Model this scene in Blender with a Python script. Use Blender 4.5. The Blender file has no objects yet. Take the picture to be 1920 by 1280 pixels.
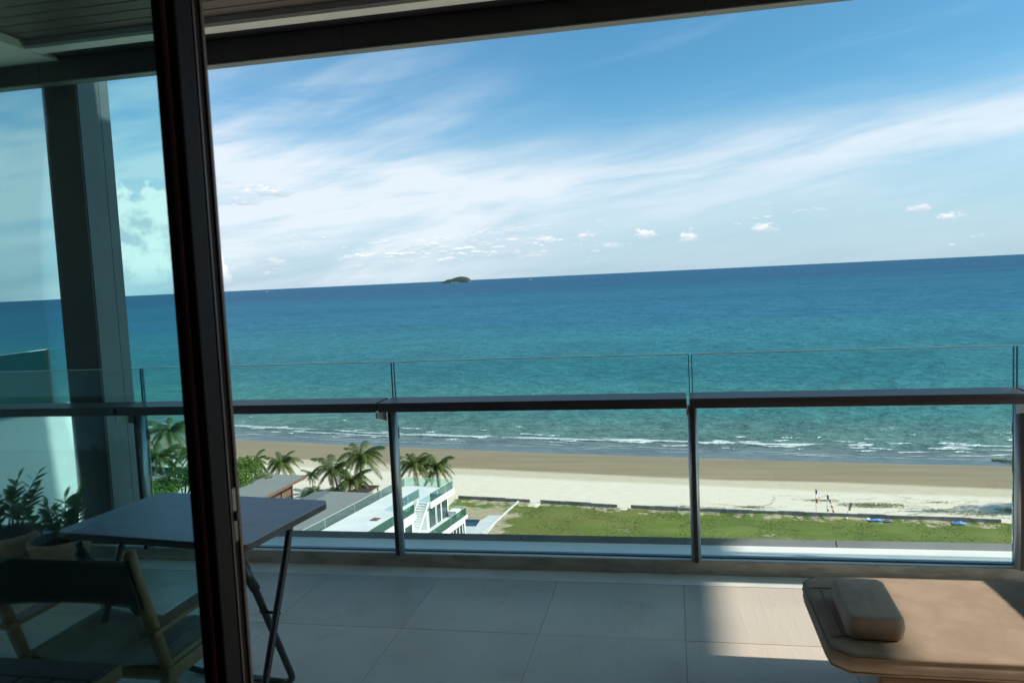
import bpy, bmesh, math, random
from mathutils import Vector, Matrix
import numpy as np

S = bpy.context.scene
C = S.collection
rad = math.radians

# ------------------------------------------------------------------ camera
# world frame: X along the railing (right), Y out to sea, Z up from the balcony floor
YAW, PITCH, ROLL, EYE = rad(11.512), rad(4.559), rad(-2.675), 1.55
fw = Vector((-math.sin(YAW) * math.cos(PITCH), math.cos(YAW) * math.cos(PITCH), -math.sin(PITCH)))
rt = Vector((math.cos(YAW), math.sin(YAW), 0)); up = rt.cross(fw)
r2 = math.cos(ROLL) * rt + math.sin(ROLL) * up; u2 = -math.sin(ROLL) * rt + math.cos(ROLL) * up
cam = bpy.data.cameras.new('camera'); cam.sensor_width = 36.0; cam.lens = 28.007
cam.clip_start = 0.05; cam.clip_end = 200000
cam.dof.use_dof = True; cam.dof.focus_distance = 30.0; cam.dof.aperture_fstop = 9.0
co = bpy.data.objects.new('camera', cam); C.objects.link(co)
co.matrix_world = Matrix(((r2.x, u2.x, -fw.x, 0), (r2.y, u2.y, -fw.y, 0), (r2.z, u2.z, -fw.z, EYE), (0, 0, 0, 1)))
S.camera = co

# ------------------------------------------------------------------ light
SUN_DIR = Vector((1.43, -0.08, 1.0)).normalized()          # towards the sun: right of the view, fairly low
SUN_EL = math.asin(SUN_DIR.z); SUN_AZ = math.atan2(SUN_DIR.x, SUN_DIR.y)
sl = bpy.data.lights.new('sun', 'SUN'); sl.energy = 4.2; sl.angle = rad(0.9); sl.color = (1.0, 0.93, 0.82)
so = bpy.data.objects.new('sun', sl); C.objects.link(so)
so.rotation_euler = SUN_DIR.to_track_quat('Z', 'Y').to_euler()
so.location = (0, 0, 60)

S.view_settings.view_transform = 'Standard'; S.view_settings.look = 'None'
S.view_settings.exposure = 0.57; S.view_settings.gamma = 1.0
S.view_settings.use_curve_mapping = False
S.cycles.max_bounces = 9; S.cycles.transparent_max_bounces = 20; S.cycles.diffuse_bounces = 5
S.cycles.glossy_bounces = 4; S.cycles.caustics_reflective = False; S.cycles.caustics_refractive = False
S.cycles.sample_clamp_indirect = 6.0

# ------------------------------------------------------------------ node helper
class NT:
    def __init__(self, tree):
        self.t = tree; self.n = tree.nodes; self.l = tree.links
    def new(self, kind, **kw):
        nd = self.n.new(kind)
        for k, v in kw.items(): setattr(nd, k, v)
        return nd
    def put(self, sock, v):
        if v is None: return
        if hasattr(v, 'is_output') or isinstance(v, bpy.types.NodeSocket): self.l.new(v, sock)
        else:
            if isinstance(v, (tuple, list)) and len(v) == 3 and sock.type == 'RGBA': v = (*v, 1)
            sock.default_value = v
    def m(self, op, a, b=None, c=None, clamp=False):
        nd = self.new('ShaderNodeMath', operation=op, use_clamp=clamp)
        for i, v in enumerate((a, b, c)):
            if v is not None: self.put(nd.inputs[i], v)
        return nd.outputs[0]
    def step(self, x, a, b, lo=0.0, hi=1.0):
        nd = self.new('ShaderNodeMapRange', interpolation_type='SMOOTHSTEP')
        for i, v in enumerate((x, a, b, lo, hi)): self.put(nd.inputs[i], v)
        return nd.outputs[0]
    def mix(self, f, a, b, mode='MIX'):
        nd = self.new('ShaderNodeMix', data_type='RGBA', blend_type=mode)
        self.put(nd.inputs[0], f); self.put(nd.inputs[6], a); self.put(nd.inputs[7], b)
        return nd.outputs[2]
    def vec(self, x, y, z):
        nd = self.new('ShaderNodeCombineXYZ')
        for i, v in enumerate((x, y, z)): self.put(nd.inputs[i], v)
        return nd.outputs[0]
    def noise(self, v, scale=1.0, detail=4.0, rough=0.5, dist=0.0):
        nd = self.new('ShaderNodeTexNoise')
        if v is not None: self.l.new(v, nd.inputs['Vector'])
        nd.inputs['Scale'].default_value = scale; nd.inputs['Detail'].default_value = detail
        nd.inputs['Roughness'].default_value = rough; nd.inputs['Distortion'].default_value = dist
        return nd.outputs[0]
    def mapping(self, v, scale=(1, 1, 1), rot=(0, 0, 0), loc=(0, 0, 0)):
        nd = self.new('ShaderNodeMapping'); self.l.new(v, nd.inputs[0])
        nd.inputs['Scale'].default_value = scale; nd.inputs['Rotation'].default_value = rot; nd.inputs['Location'].default_value = loc
        return nd.outputs[0]
    def sep(self, v):
        nd = self.new('ShaderNodeSeparateXYZ'); self.l.new(v, nd.inputs[0]); return nd.outputs
    def bump(self, h, strength=0.3, dist=0.02):
        nd = self.new('ShaderNodeBump'); self.l.new(h, nd.inputs['Height'])
        nd.inputs['Strength'].default_value = strength; nd.inputs['Distance'].default_value = dist
        return nd.outputs[0]

# ------------------------------------------------------------------ sky with clouds
W = bpy.data.worlds.new('World'); S.world = W; W.use_nodes = True
t = NT(W.node_tree); t.n.clear()
sky = t.new('ShaderNodeTexSky', sky_type='NISHITA', sun_disc=False)
sky.sun_elevation = SUN_EL; sky.sun_rotation = SUN_AZ
sky.altitude = 0; sky.air_density = 0.75; sky.dust_density = 2.0; sky.ozone_density = 5.0
tc = t.new('ShaderNodeTexCoord')
x, y, z = t.sep(tc.outputs['Generated'])
az = t.m('MULTIPLY', t.m('ARCTAN2', x, y), 57.2958)
el = t.m('MULTIPLY', t.m('ARCSINE', z), 57.2958)
# large-scale warp
wv = t.vec(t.m('MULTIPLY', az, 0.07), t.m('MULTIPLY', el, 0.22), 0.0)
warp = t.m('SUBTRACT', t.noise(wv, 1.0, 3), 0.5)
elw = t.m('ADD', el, t.m('MULTIPLY', warp, 3.2))
# cirrus streaks that climb to the right
tilt = t.m('SUBTRACT', el, t.m('MULTIPLY', az, 0.13))
sv = t.vec(t.m('MULTIPLY', az, 0.055), t.m('MULTIPLY', t.m('ADD', tilt, t.m('MULTIPLY', warp, 1.6)), 0.42), 3.0)
streak = t.noise(sv, 1.0, 7, 0.56, 0.6)
sv2 = t.vec(t.m('MULTIPLY', az, 0.16), t.m('MULTIPLY', t.m('SUBTRACT', el, t.m('MULTIPLY', az, 0.05)), 1.15), 9.0)
fine = t.noise(sv2, 1.0, 8, 0.6, 0.4)
# broad veil: a band that thickens to the right, and a high veil on the left
ridge = t.m('ADD', 8.3, t.m('MULTIPLY', t.m('MAXIMUM', t.m('ADD', az, 3.0), 0.0), 0.085))
d_up = t.m('SUBTRACT', ridge, elw)
band = t.m('MULTIPLY', t.step(d_up, -2.2, 2.6), t.step(d_up, 7.0, 1.8))
lv = t.vec(t.m('MULTIPLY', az, 0.05), t.m('MULTIPLY', t.m('SUBTRACT', el, t.m('MULTIPLY', az, 0.36)), 0.27), 7.0)
lstreak = t.step(t.noise(lv, 1.0, 5, 0.52, 0.4), 0.34, 0.70, 0.30, 1.5)
left = t.m('MULTIPLY', t.m('MULTIPLY', t.step(az, -4.0, -24.0), t.step(el, 22.0, 7.0)), lstreak)
low = t.step(el, 7.5, 0.4)
veil = t.m('ADD', t.m('MULTIPLY', band, 0.72), t.m('ADD', t.m('MULTIPLY', left, 0.52), t.m('MULTIPLY', low, 0.20)))
veil = t.m('MULTIPLY', veil, t.m('ADD', 0.35, t.step(t.m('ADD', streak, t.m('MULTIPLY', fine, 0.35)), 0.38, 0.86, 0.0, 1.05)), None, True)
high = t.m('MULTIPLY', t.step(streak, 0.54, 0.80), t.step(el, 32.0, 9.0, 0.0, 0.10))
veil = t.m('MAXIMUM', veil, high)
# small fair-weather cumulus in rows above the horizon
cvx = t.m('MULTIPLY', az, 0.75); cvy = t.m('MULTIPLY', el, 2.3)
cn = t.noise(t.vec(cvx, cvy, 5.5), 1.0, 5, 0.62)
cn_lo = t.noise(t.vec(cvx, t.m('ADD', cvy, 0.32), 5.5), 1.0, 5, 0.62)
region = t.noise(t.vec(t.m('MULTIPLY', az, 0.10), t.m('MULTIPLY', el, 0.33), 1.3), 1.0, 2)
cmask = t.m('MULTIPLY', t.step(el, 0.2, 0.8), t.step(el, 4.6, 3.0))
bank = t.m('MULTIPLY', t.step(t.m('ABSOLUTE', t.m('ADD', az, 12.0)), 13.0, 3.0), t.step(t.m('ABSOLUTE', t.m('SUBTRACT', el, 2.1)), 1.5, 0.4))
thr = t.m('SUBTRACT', t.m('ADD', 0.62, t.m('MULTIPLY', t.m('SUBTRACT', 0.52, region), 0.50)), t.m('MULTIPLY', bank, 0.13))
dens = t.m('SUBTRACT', cn, thr)
small = t.m('MULTIPLY', t.step(dens, 0.0, 0.13, 0.0, 0.7), cmask)
small_lit = t.step(t.m('SUBTRACT', cn, cn_lo), -0.03, 0.10)
# individual fair-weather cumuli: azimuth, elevation of the base, half width, height (degrees), whiteness
pn = t.m('SUBTRACT', t.noise(t.vec(t.m('MULTIPLY', az, 1.5), t.m('MULTIPLY', el, 2.6), 4.4), 1.0, 6, 0.62), 0.5)
for a0, e0, w0, h0, wh in ((-11.1, 3.25, 1.2, 1.0, .35), (-8.7, 2.40, .84, .55, .8), (-5.9, 2.6, .82, .6, .9), (-1.8, 2.5, .96, .75, 1.), (1.2, 2.05, .91, .8, .9), (6.3, 2.45, 1.2, .6, 1.),
        (15.7, 3.1, .87, .55, .9), (17.4, 2.4, 1.1, .5, 1.), (-13.3, 2.5, 2.0, .6, .4), (-18.4, 2.25, 2.9, .4, .1), (-27.6, 1.6, 1.06, .85, .5), (-22.7, 1.8, 1.1, .4, .6), (-9.7, 1.6, 1.9, .5, .45),
        (-4.0, 1.8, 1.7, .42, .4), (-28.0, 6.4, 2.3, .9, 1.), (-29.6, 5.8, 1.3, .6, .9)):
    uu = t.m('DIVIDE', t.m('SUBTRACT', az, a0), w0); vv = t.m('DIVIDE', t.m('SUBTRACT', el, e0), h0)
    v2 = t.m('MULTIPLY', vv, t.step(vv, -0.15, 0.05, 3.2, 1.0))
    dd = t.m('ADD', t.m('SUBTRACT', 1.0, t.m('ADD', t.m('MULTIPLY', uu, uu), t.m('MULTIPLY', v2, v2))), t.m('MULTIPLY', pn, 3.2))
    al = t.step(dd, 0.10, 1.10, 0.0, 0.62 + 0.36 * wh)
    near_ = t.m('MULTIPLY', al, t.step(t.m('ABSOLUTE', uu), 2.2, 1.7))
    small = t.m('MAXIMUM', small, near_)
    small_lit = t.m('ADD', small_lit, t.m('MULTIPLY', near_, t.m('SUBTRACT', t.m('MULTIPLY', t.step(t.m('ADD', vv, t.m('MULTIPLY', pn, 1.2)), -0.1, 0.75), wh), small_lit)))
# towering cumulus on the left
ax = t.m('DIVIDE', t.m('ADD', az, 35.4), 4.6); ey = t.m('DIVIDE', t.m('SUBTRACT', el, 0.6), 7.4)
big0 = t.m('SUBTRACT', 1.0, t.m('ADD', t.m('MULTIPLY', ax, ax), t.m('MULTIPLY', ey, ey)))
bn = t.noise(t.vec(t.m('MULTIPLY', az, 0.42), t.m('MULTIPLY', el, 0.46), 2.2), 1.0, 7, 0.60)
bn_r = t.noise(t.vec(t.m('MULTIPLY', t.m('ADD', az, 0.55), 0.42), t.m('MULTIPLY', t.m('ADD', el, 0.45), 0.46), 2.2), 1.0, 7, 0.60)
bigd = t.m('ADD', big0, t.m('MULTIPLY', t.m('SUBTRACT', bn, 0.50), 1.9))
big = t.m('MULTIPLY', t.step(bigd, 0.05, 0.20), t.step(el, 0.2, 2.2))
big_lit = t.step(t.m('SUBTRACT', bn, bn_r), -0.16, 0.07)
skyc = t.mix(1.0, sky.outputs[0], (0.59, 1.07, 1.02), 'MULTIPLY')
base = t.mix(t.step(el, 14.0, 0.5, 0.0, 0.75), skyc, (3.0, 4.2, 4.95))
c1 = t.mix(t.m('MULTIPLY', veil, 0.93), base, (4.7, 5.2, 5.65))
c2 = t.mix(t.m('MULTIPLY', small, 0.95), c1, t.mix(small_lit, (3.3, 4.0, 4.6), (6.1, 6.25, 6.3)))
c3 = t.mix(big, c2, t.mix(big_lit, (4.1, 4.6, 4.95), (6.8, 6.7, 6.4)))
bg = t.new('ShaderNodeBackground'); t.l.new(c3, bg.inputs[0]); bg.inputs[1].default_value = 0.120
wo = t.new('ShaderNodeOutputWorld'); t.l.new(bg.outputs[0], wo.inputs[0])

# ------------------------------------------------------------------ materials
MATS = {}
def newmat(name):
    m = bpy.data.materials.new(name); m.use_nodes = True
    MATS[name] = m; t = NT(m.node_tree); t.n.clear()
    out = t.new('ShaderNodeOutputMaterial'); return m, t, out
def pmat(name, c1, c2=None, rough=0.6, scale=6.0, metal=0.0, bump=0.0, bscale=None, spec=0.5, stretch=(1, 1, 1), lo=0.35, hi=0.65, bdist=0.02, detail=5):
    m, t, out = newmat(name)
    b = t.new('ShaderNodeBsdfPrincipled')
    o = t.mapping(t.new('ShaderNodeTexCoord').outputs['Object'], stretch)
    if c2 is not None:
        f = t.step(t.noise(o, scale, detail, 0.58), lo, hi); col = t.mix(f, c1, c2); t.put(b.inputs['Base Color'], col)
    else: t.put(b.inputs['Base Color'], c1)
    b.inputs['Roughness'].default_value = rough; b.inputs['Metallic'].default_value = metal
    b.inputs['Specular IOR Level'].default_value = spec
    if bump: t.l.new(t.bump(t.noise(o, bscale or scale * 4, 6, 0.6), bump, bdist), b.inputs['Normal'])
    t.l.new(b.outputs[0], out.inputs[0]); return m
def glassmat(name, tint, ior=1.5, refl=1.0):
    m, t, out = newmat(name)
    tr = t.new('ShaderNodeBsdfTransparent'); t.put(tr.inputs[0], tint)
    gl = t.new('ShaderNodeBsdfGlossy'); gl.inputs['Roughness'].default_value = 0.0; t.put(gl.inputs[0], (1, 1, 1))
    fr = t.new('ShaderNodeFresnel'); fr.inputs[0].default_value = ior
    mx = t.new('ShaderNodeMixShader'); t.l.new(t.m('MULTIPLY', fr.outputs[0], refl), mx.inputs[0])
    t.l.new(tr.outputs[0], mx.inputs[1]); t.l.new(gl.outputs[0], mx.inputs[2]); t.l.new(mx.outputs[0], out.inputs[0])
    return m
def leafmat(name, c1, c2, scale=0.8, rough=0.45, trans=0.35):
    m, t, out = newmat(name)
    o = t.new('ShaderNodeTexCoord').outputs['Object']
    col = t.mix(t.step(t.noise(o, scale, 4), 0.3, 0.7), c1, c2)
    b = t.new('ShaderNodeBsdfPrincipled'); t.put(b.inputs['Base Color'], col); b.inputs['Roughness'].default_value = rough
    b.inputs['Specular IOR Level'].default_value = 0.35
    tl = t.new('ShaderNodeBsdfTranslucent'); t.put(tl.inputs[0], t.mix(0.35, col, (0.35, 0.45, 0.04)))
    mx = t.new('ShaderNodeMixShader'); mx.inputs[0].default_value = trans
    t.l.new(b.outputs[0], mx.inputs[1]); t.l.new(tl.outputs[0], mx.inputs[2]); t.l.new(mx.outputs[0], out.inputs[0]); return m

# floor tile: honed stone-look porcelain with faint diagonal clefts
m, t, out = newmat('tile')
o = t.new('ShaderNodeTexCoord').outputs['Object']; oi = t.new('ShaderNodeObjectInfo')
oo = t.new('ShaderNodeVectorMath', operation='ADD'); t.l.new(o, oo.inputs[0]); t.l.new(t.vec(t.m('MULTIPLY', oi.outputs['Random'], 40), 0, 0), oo.inputs[1])
ov = oo.outputs[0]
dg = t.mapping(ov, (20, 2.0, 1), (0, 0, rad(-40)))
cl = t.noise(dg, 1.0, 6, 0.62, 0.4); sp = t.noise(ov, 9, 6, 0.6)
col = t.mix(t.step(t.noise(ov, 2.2, 4), 0.3, 0.7), (0.60, 0.52, 0.43), (0.68, 0.59, 0.49))
col = t.mix(t.step(oi.outputs['Random'], 0, 1, 0.0, 0.34), col, (0.42, 0.38, 0.34))
col = t.mix(t.step(t.noise(ov, 30, 3), 0.66, 0.8, 0, 0.25), col, (0.2, 0.18, 0.15))
st1 = t.noise(ov, 3.2, 7, 0.68, 0.8)
col = t.mix(t.step(st1, 0.55, 0.72, 0, 0.30), col, (0.34, 0.30, 0.25))
b = t.new('ShaderNodeBsdfPrincipled'); t.put(b.inputs['Base Color'], col)
t.put(b.inputs['Roughness'], t.m('ADD', t.step(sp, 0.3, 0.7, 0.30, 0.46), t.step(st1, 0.45, 0.65, 0.0, 0.14))); b.inputs['Specular IOR Level'].default_value = 0.42
t.l.new(t.bump(t.m('ADD', t.step(cl, 0.52, 0.60), t.m('MULTIPLY', sp, 0.5)), 0.13, 0.004), b.inputs['Normal']); t.l.new(b.outputs[0], out.inputs[0])

pmat('grout', (0.28, 0.265, 0.24), (0.36, 0.34, 0.31), 0.9, 12)
pmat('strip_stone', (0.66, 0.66, 0.63), (0.76, 0.76, 0.72), 0.4, 4, bump=0.05)
pmat('kerb_stone', (0.27, 0.24, 0.205), (0.44, 0.40, 0.345), 0.75, 7, bump=0.25, stretch=(1, 1, 3.0), lo=0.25, hi=0.72)
pmat('ledge', (0.74, 0.76, 0.75), (0.84, 0.85, 0.83), 0.55, 3.0, bump=0.06, lo=0.25, hi=0.6, stretch=(0.6, 2.2, 1))
pmat('coping', (0.26, 0.29, 0.32), (0.31, 0.34, 0.37), 0.5, 3.0, spec=0.4)
pmat('white_wall', (0.78, 0.79, 0.77), (0.84, 0.84, 0.82), 0.7, 1.6, bump=0.04)
pmat('room_wall', (0.66, 0.62, 0.56), (0.70, 0.66, 0.60), 0.85, 2)
pmat('room_floor', (0.13, 0.085, 0.05), (0.18, 0.12, 0.07), 0.5, 5, stretch=(1, 8, 1))
pmat('ceiling_white', (0.60, 0.59, 0.53), (0.65, 0.64, 0.58), 0.8, 2)
pmat('ceiling_trim', (0.26, 0.25, 0.25), None, 0.6)
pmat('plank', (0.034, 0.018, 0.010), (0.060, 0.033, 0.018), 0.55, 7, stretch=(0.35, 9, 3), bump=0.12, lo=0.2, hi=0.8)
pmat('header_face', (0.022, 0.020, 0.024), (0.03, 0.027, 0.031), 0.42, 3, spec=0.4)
pmat('header_under', (0.13, 0.15, 0.145), (0.16, 0.18, 0.17), 0.7, 4)
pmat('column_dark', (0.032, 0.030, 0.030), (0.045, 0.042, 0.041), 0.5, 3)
pmat('column_skylit', (0.105, 0.11, 0.118), (0.125, 0.13, 0.138), 0.5, 3)  # sky light on the column side is put into this lighter grey
pmat('door_frame', (0.014, 0.0075, 0.007), (0.022, 0.011, 0.010), 0.5, 14, stretch=(6, 6, 0.4), spec=0.12)
pmat('door_edge', (0.17, 0.10, 0.075), (0.22, 0.13, 0.10), 0.35, 14, stretch=(6, 6, 0.4))
pmat('door_red', (0.14, 0.042, 0.036), None, 0.45)
pmat('latch_metal', (0.30, 0.26, 0.21), (0.2, 0.17, 0.14), 0.4, 30, metal=0.8)
pmat('rubber', (0.012, 0.012, 0.013), None, 0.6)
glassmat('door_glass', (0.700, 0.905, 0.915), refl=0.45)
glassmat('rail_glass', (0.935, 0.975, 0.970), refl=0.3)
glassmat('screen_glass', (0.62, 0.86, 0.80), refl=0.9)
glassmat('villa_glass', (0.76, 0.945, 0.92), refl=0.9)
pmat('glass_edge', (0.62, 0.70, 0.67), (0.80, 0.82, 0.78), 0.25, 3, spec=0.6)  # highlight along the lit glass edges is put into this pale colour
pmat('glass_edge_dark', (0.035, 0.06, 0.062), None, 0.25)
pmat('handrail', (0.040, 0.031, 0.033), (0.062, 0.048, 0.049), 0.42, 10, stretch=(0.3, 6, 6), bump=0.05, spec=0.5)
pmat('steel', (0.36, 0.39, 0.42), (0.44, 0.47, 0.50), 0.36, 8, metal=0.55, stretch=(4, 4, 0.3))
pmat('dark_plate', (0.035, 0.034, 0.036), None, 0.45, metal=0.3)
pmat('bracket', (0.34, 0.36, 0.36), None, 0.4, metal=0.4)
pmat('tabletop', (0.47, 0.43, 0.49), (0.52, 0.48, 0.54), 0.42, 5, stretch=(0.5, 6, 1), spec=0.5)
pmat('table_edge', (0.10, 0.082, 0.075), (0.14, 0.12, 0.11), 0.5, 8)
pmat('table_tube', (0.055, 0.058, 0.066), None, 0.38, metal=0.5)
pmat('chair_wood', (0.30, 0.145, 0.068), (0.42, 0.22, 0.11), 0.5, 8, stretch=(3, 3, 0.5), bump=0.06)
pmat('chair_leather', (0.020, 0.017, 0.013), (0.034, 0.029, 0.021), 0.55, 9, bump=0.2)
pmat('chair_seat', (0.24, 0.19, 0.125), (0.34, 0.275, 0.19), 0.7, 6, bump=0.3)
pmat('slat_wood', (0.085, 0.075, 0.078), (0.12, 0.105, 0.105), 0.55, 7, stretch=(1, 6, 1), bump=0.06)
pmat('slat_edge', (0.20, 0.11, 0.055), (0.27, 0.15, 0.075), 0.6, 7)
pmat('terracotta', (0.42, 0.21, 0.13), (0.55, 0.31, 0.21), 0.8, 7, bump=0.12)
pmat('pot_liner', (0.03, 0.042, 0.075), None, 0.55)
pmat('soil', (0.03, 0.022, 0.016), (0.05, 0.038, 0.028), 0.95, 30, bump=0.5)
leafmat('zz_leaf', (0.055, 0.15, 0.03), (0.10, 0.23, 0.055), 9, 0.3, 0.25)
pmat('zz_stem', (0.05, 0.085, 0.03), None, 0.5)
pmat('mattress', (0.335, 0.245, 0.175), (0.39, 0.29, 0.21), 0.92, 9, bump=0.35, bscale=16, bdist=0.006, spec=0.12, detail=8)
pmat('piping', (0.22, 0.145, 0.09), None, 0.8)
pmat('pillow', (0.42, 0.305, 0.235), (0.47, 0.345, 0.27), 0.92, 9, bump=0.35, bscale=20, bdist=0.005, spec=0.12, detail=8)
pmat('bed_wood', (0.12, 0.058, 0.026), (0.20, 0.10, 0.046), 0.5, 9, stretch=(0.4, 5, 5), bump=0.08)
pmat('dark_cloth', (0.020, 0.019, 0.021), (0.03, 0.028, 0.03), 0.95, 8, bump=0.25, spec=0.1)

# ---- outdoors
def attr(t, name):
    a = t.new('ShaderNodeAttribute'); a.attribute_name = name; return a.outputs['Fac']
m, t, out = newmat('sand')                        # 's' = metres seaward of the waterline
s = attr(t, 's'); o = t.new('ShaderNodeTexCoord').outputs['Object']
n1 = t.noise(t.mapping(o, (0.03, 0.10, 1)), 1, 5); n2 = t.noise(t.mapping(o, (0.5, 1.6, 1)), 1, 6, 0.65); n3 = t.noise(o, 3.0, 4)
sw = t.m('ADD', s, t.m('MULTIPLY', t.m('SUBTRACT', n1, 0.5), 5.0))
dry = t.mix(t.step(n2, 0.3, 0.7), (0.64, 0.555, 0.44), (0.72, 0.635, 0.51))
dry = t.mix(t.step(n3, 0.6, 0.78, 0, 0.22), dry, (0.30, 0.26, 0.19))
damp = t.mix(t.step(n2, 0.3, 0.7), (0.49, 0.415, 0.30), (0.55, 0.475, 0.35))
wet = t.mix(t.step(t.noise(t.mapping(o, (0.05, 0.5, 1)), 1, 6, 0.6), 0.3, 0.7), (0.245, 0.188, 0.112), (0.29, 0.228, 0.14))
col = t.mix(t.step(sw, -20.0, -18.0), dry, damp)
col = t.mix(t.step(sw, -15.3, -13.4), col, wet)
b = t.new('ShaderNodeBsdfPrincipled'); t.put(b.inputs['Base Color'], col)
t.put(b.inputs['Roughness'], t.step(sw, -14, -2, 0.9, 0.55)); b.inputs['Specular IOR Level'].default_value = 0.25
t.l.new(t.bump(t.m('ADD', n2, t.m('MULTIPLY', n3, 0.6)), 0.5, 0.06), b.inputs['Normal']); t.l.new(b.outputs[0], out.inputs[0])

m, t, out = newmat('water')
s = attr(t, 's'); geo = t.new('ShaderNodeNewGeometry').outputs['Position']
nb = t.noise(t.mapping(geo, (0.004, 0.02, 1)), 1, 4); nm = t.noise(t.mapping(geo, (0.05, 0.22, 1)), 1, 4)
w1 = t.noise(t.mapping(geo, (0.42, 0.62, 1)), 1, 5, 0.65, 0.0); w2 = t.noise(t.mapping(geo, (0.13, 0.17, 1)), 1, 5, 0.62, 0.0)
w3 = t.noise(t.mapping(geo, (0.03, 0.03, 1)), 1, 4, 0.6)
sw = t.m('ADD', s, t.m('MULTIPLY', t.m('SUBTRACT', nm, 0.5), t.m('MINIMUM', t.m('MULTIPLY', s, 0.5), 26.0)))
sb = t.m('MULTIPLY', s, t.m('ADD', 0.55, t.m('MULTIPLY', nb, 0.9)))
col = t.mix(t.step(s, 0.0, 2.0), (0.22, 0.21, 0.17), (0.22, 0.245, 0.225))
col = t.mix(t.step(sw, 7.0, 14.0), col, (0.15, 0.25, 0.205))
col = t.mix(t.step(sw, 14.0, 52.0), col, (0.055, 0.220, 0.205))
col = t.mix(t.step(sw, 45.0, 130.0), col, (0.026, 0.178, 0.210))
col = t.mix(t.step(sb, 120.0, 520.0), col, (0.018, 0.130, 0.220))
col = t.mix(t.step(sb, 450.0, 2600.0), col, (0.015, 0.088, 0.180))
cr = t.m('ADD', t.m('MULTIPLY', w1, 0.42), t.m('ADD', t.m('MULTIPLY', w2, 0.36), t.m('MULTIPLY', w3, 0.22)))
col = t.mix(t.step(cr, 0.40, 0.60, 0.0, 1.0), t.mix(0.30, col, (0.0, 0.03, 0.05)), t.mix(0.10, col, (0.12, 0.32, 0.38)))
w4 = t.noise(t.mapping(geo, (0.035, 0.30, 1)), 1, 4, 0.55, 0.4)
swell = t.m('MULTIPLY', t.step(w4, 0.40, 0.62), t.step(s, 90.0, 14.0))
col = t.mix(t.m('MULTIPLY', swell, 0.22), col, t.mix(0.5, col, (0.03, 0.075, 0.055)))
wind = t.noise(t.mapping(geo, (0.0009, 0.006, 1)), 1, 4, 0.6)
col = t.mix(t.step(wind, 0.42, 0.62, 0.0, 0.30), col, t.mix(0.5, col, (0.0, 0.035, 0.075)))
b = t.new('ShaderNodeBsdfDiffuse'); t.put(b.inputs['Color'], col)
gl = t.new('ShaderNodeBsdfGlossy'); gl.inputs['Roughness'].default_value = 0.22; t.put(gl.inputs[0], (1, 1, 1))
mxw = t.new('ShaderNodeMixShader'); t.put(mxw.inputs[0], t.step(s, 0.0, 16.0, 0.22, 0.085))
t.l.new(b.outputs[0], mxw.inputs[1]); t.l.new(gl.outputs[0], mxw.inputs[2])
hh = t.m('ADD', t.m('MULTIPLY', w1, 0.5), t.m('ADD', t.m('MULTIPLY', w2, 1.3), t.m('ADD', t.m('MULTIPLY', swell, 0.5), t.m('MULTIPLY', w3, 3.0))))
calm = t.step(s, 0.0, 18.0, 0.05, 1.0)
bp = t.new('ShaderNodeBump'); t.l.new(t.m('MULTIPLY', hh, calm), bp.inputs['Height']); bp.inputs['Strength'].default_value = 1.0; bp.inputs['Distance'].default_value = 1.25
t.l.new(bp.outputs[0], b.inputs['Normal']); t.l.new(bp.outputs[0], gl.inputs['Normal']); t.l.new(mxw.outputs[0], out.inputs[0])

m, t, out = newmat('foam')
o = t.new('ShaderNodeTexCoord').outputs['Object']; e = attr(t, 'edge')
nn = t.noise(t.mapping(o, (0.9, 2.6, 1)), 1, 6, 0.7)
b = t.new('ShaderNodeBsdfPrincipled'); t.put(b.inputs['Base Color'], (0.72, 0.77, 0.75)); b.inputs['Roughness'].default_value = 0.7
tr = t.new('ShaderNodeBsdfTransparent'); mx = t.new('ShaderNodeMixShader')
t.l.new(t.step(t.m('ADD', nn, t.m('MULTIPLY', e, 0.55)), 0.60, 1.0), mx.inputs[0])
t.l.new(tr.outputs[0], mx.inputs[1]); t.l.new(b.outputs[0], mx.inputs[2]); t.l.new(mx.outputs[0], out.inputs[0])

m, t, out = newmat('lawn')
o = t.new('ShaderNodeTexCoord').outputs['Object']; bare = attr(t, 'bare')
n1 = t.noise(t.mapping(o, (0.07, 0.22, 1)), 1, 5, 0.6); n2 = t.noise(t.mapping(o, (0.45, 1.1, 1)), 1, 6, 0.65); n3 = t.noise(t.mapping(o, (0.25, 0.6, 1), loc=(7, 3, 0)), 1, 5, 0.65)
g = t.mix(t.step(n1, 0.32, 0.68), (0.085, 0.140, 0.024), (0.150, 0.190, 0.044))
g = t.mix(t.step(n2, 0.42, 0.72, 0, 0.6), g, (0.19, 0.17, 0.07))
g = t.mix(t.step(t.noise(t.mapping(o, (0.03, 0.12, 1), loc=(3, 9, 0)), 1, 4), 0.45, 0.65, 0, 0.6), g, (0.155, 0.15, 0.05))
g = t.mix(t.step(n3, 0.58, 0.80, 0, 0.40), g, (0.07, 0.10, 0.03))
soil = t.mix(t.step(n2, 0.3, 0.7), (0.33, 0.27, 0.17), (0.44, 0.38, 0.27))
f = t.step(t.m('ADD', t.m('MULTIPLY', bare, 0.62), t.m('SUBTRACT', n3, 0.5)), 0.26, 0.36)
b = t.new('ShaderNodeBsdfPrincipled'); t.put(b.inputs['Base Color'], t.mix(f, g, soil)); b.inputs['Roughness'].default_value = 0.95; b.inputs['Specular IOR Level'].default_value = 0.1
t.l.new(t.bump(n2, 0.6, 0.15), b.inputs['Normal']); t.l.new(b.outputs[0], out.inputs[0])
leafmat('grass_tuft', (0.10, 0.145, 0.028), (0.165, 0.185, 0.055), 0.35, 0.6, 0.3)
leafmat('creeper', (0.13, 0.17, 0.06), (0.22, 0.24, 0.11), 0.5, 0.6, 0.2)
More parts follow.
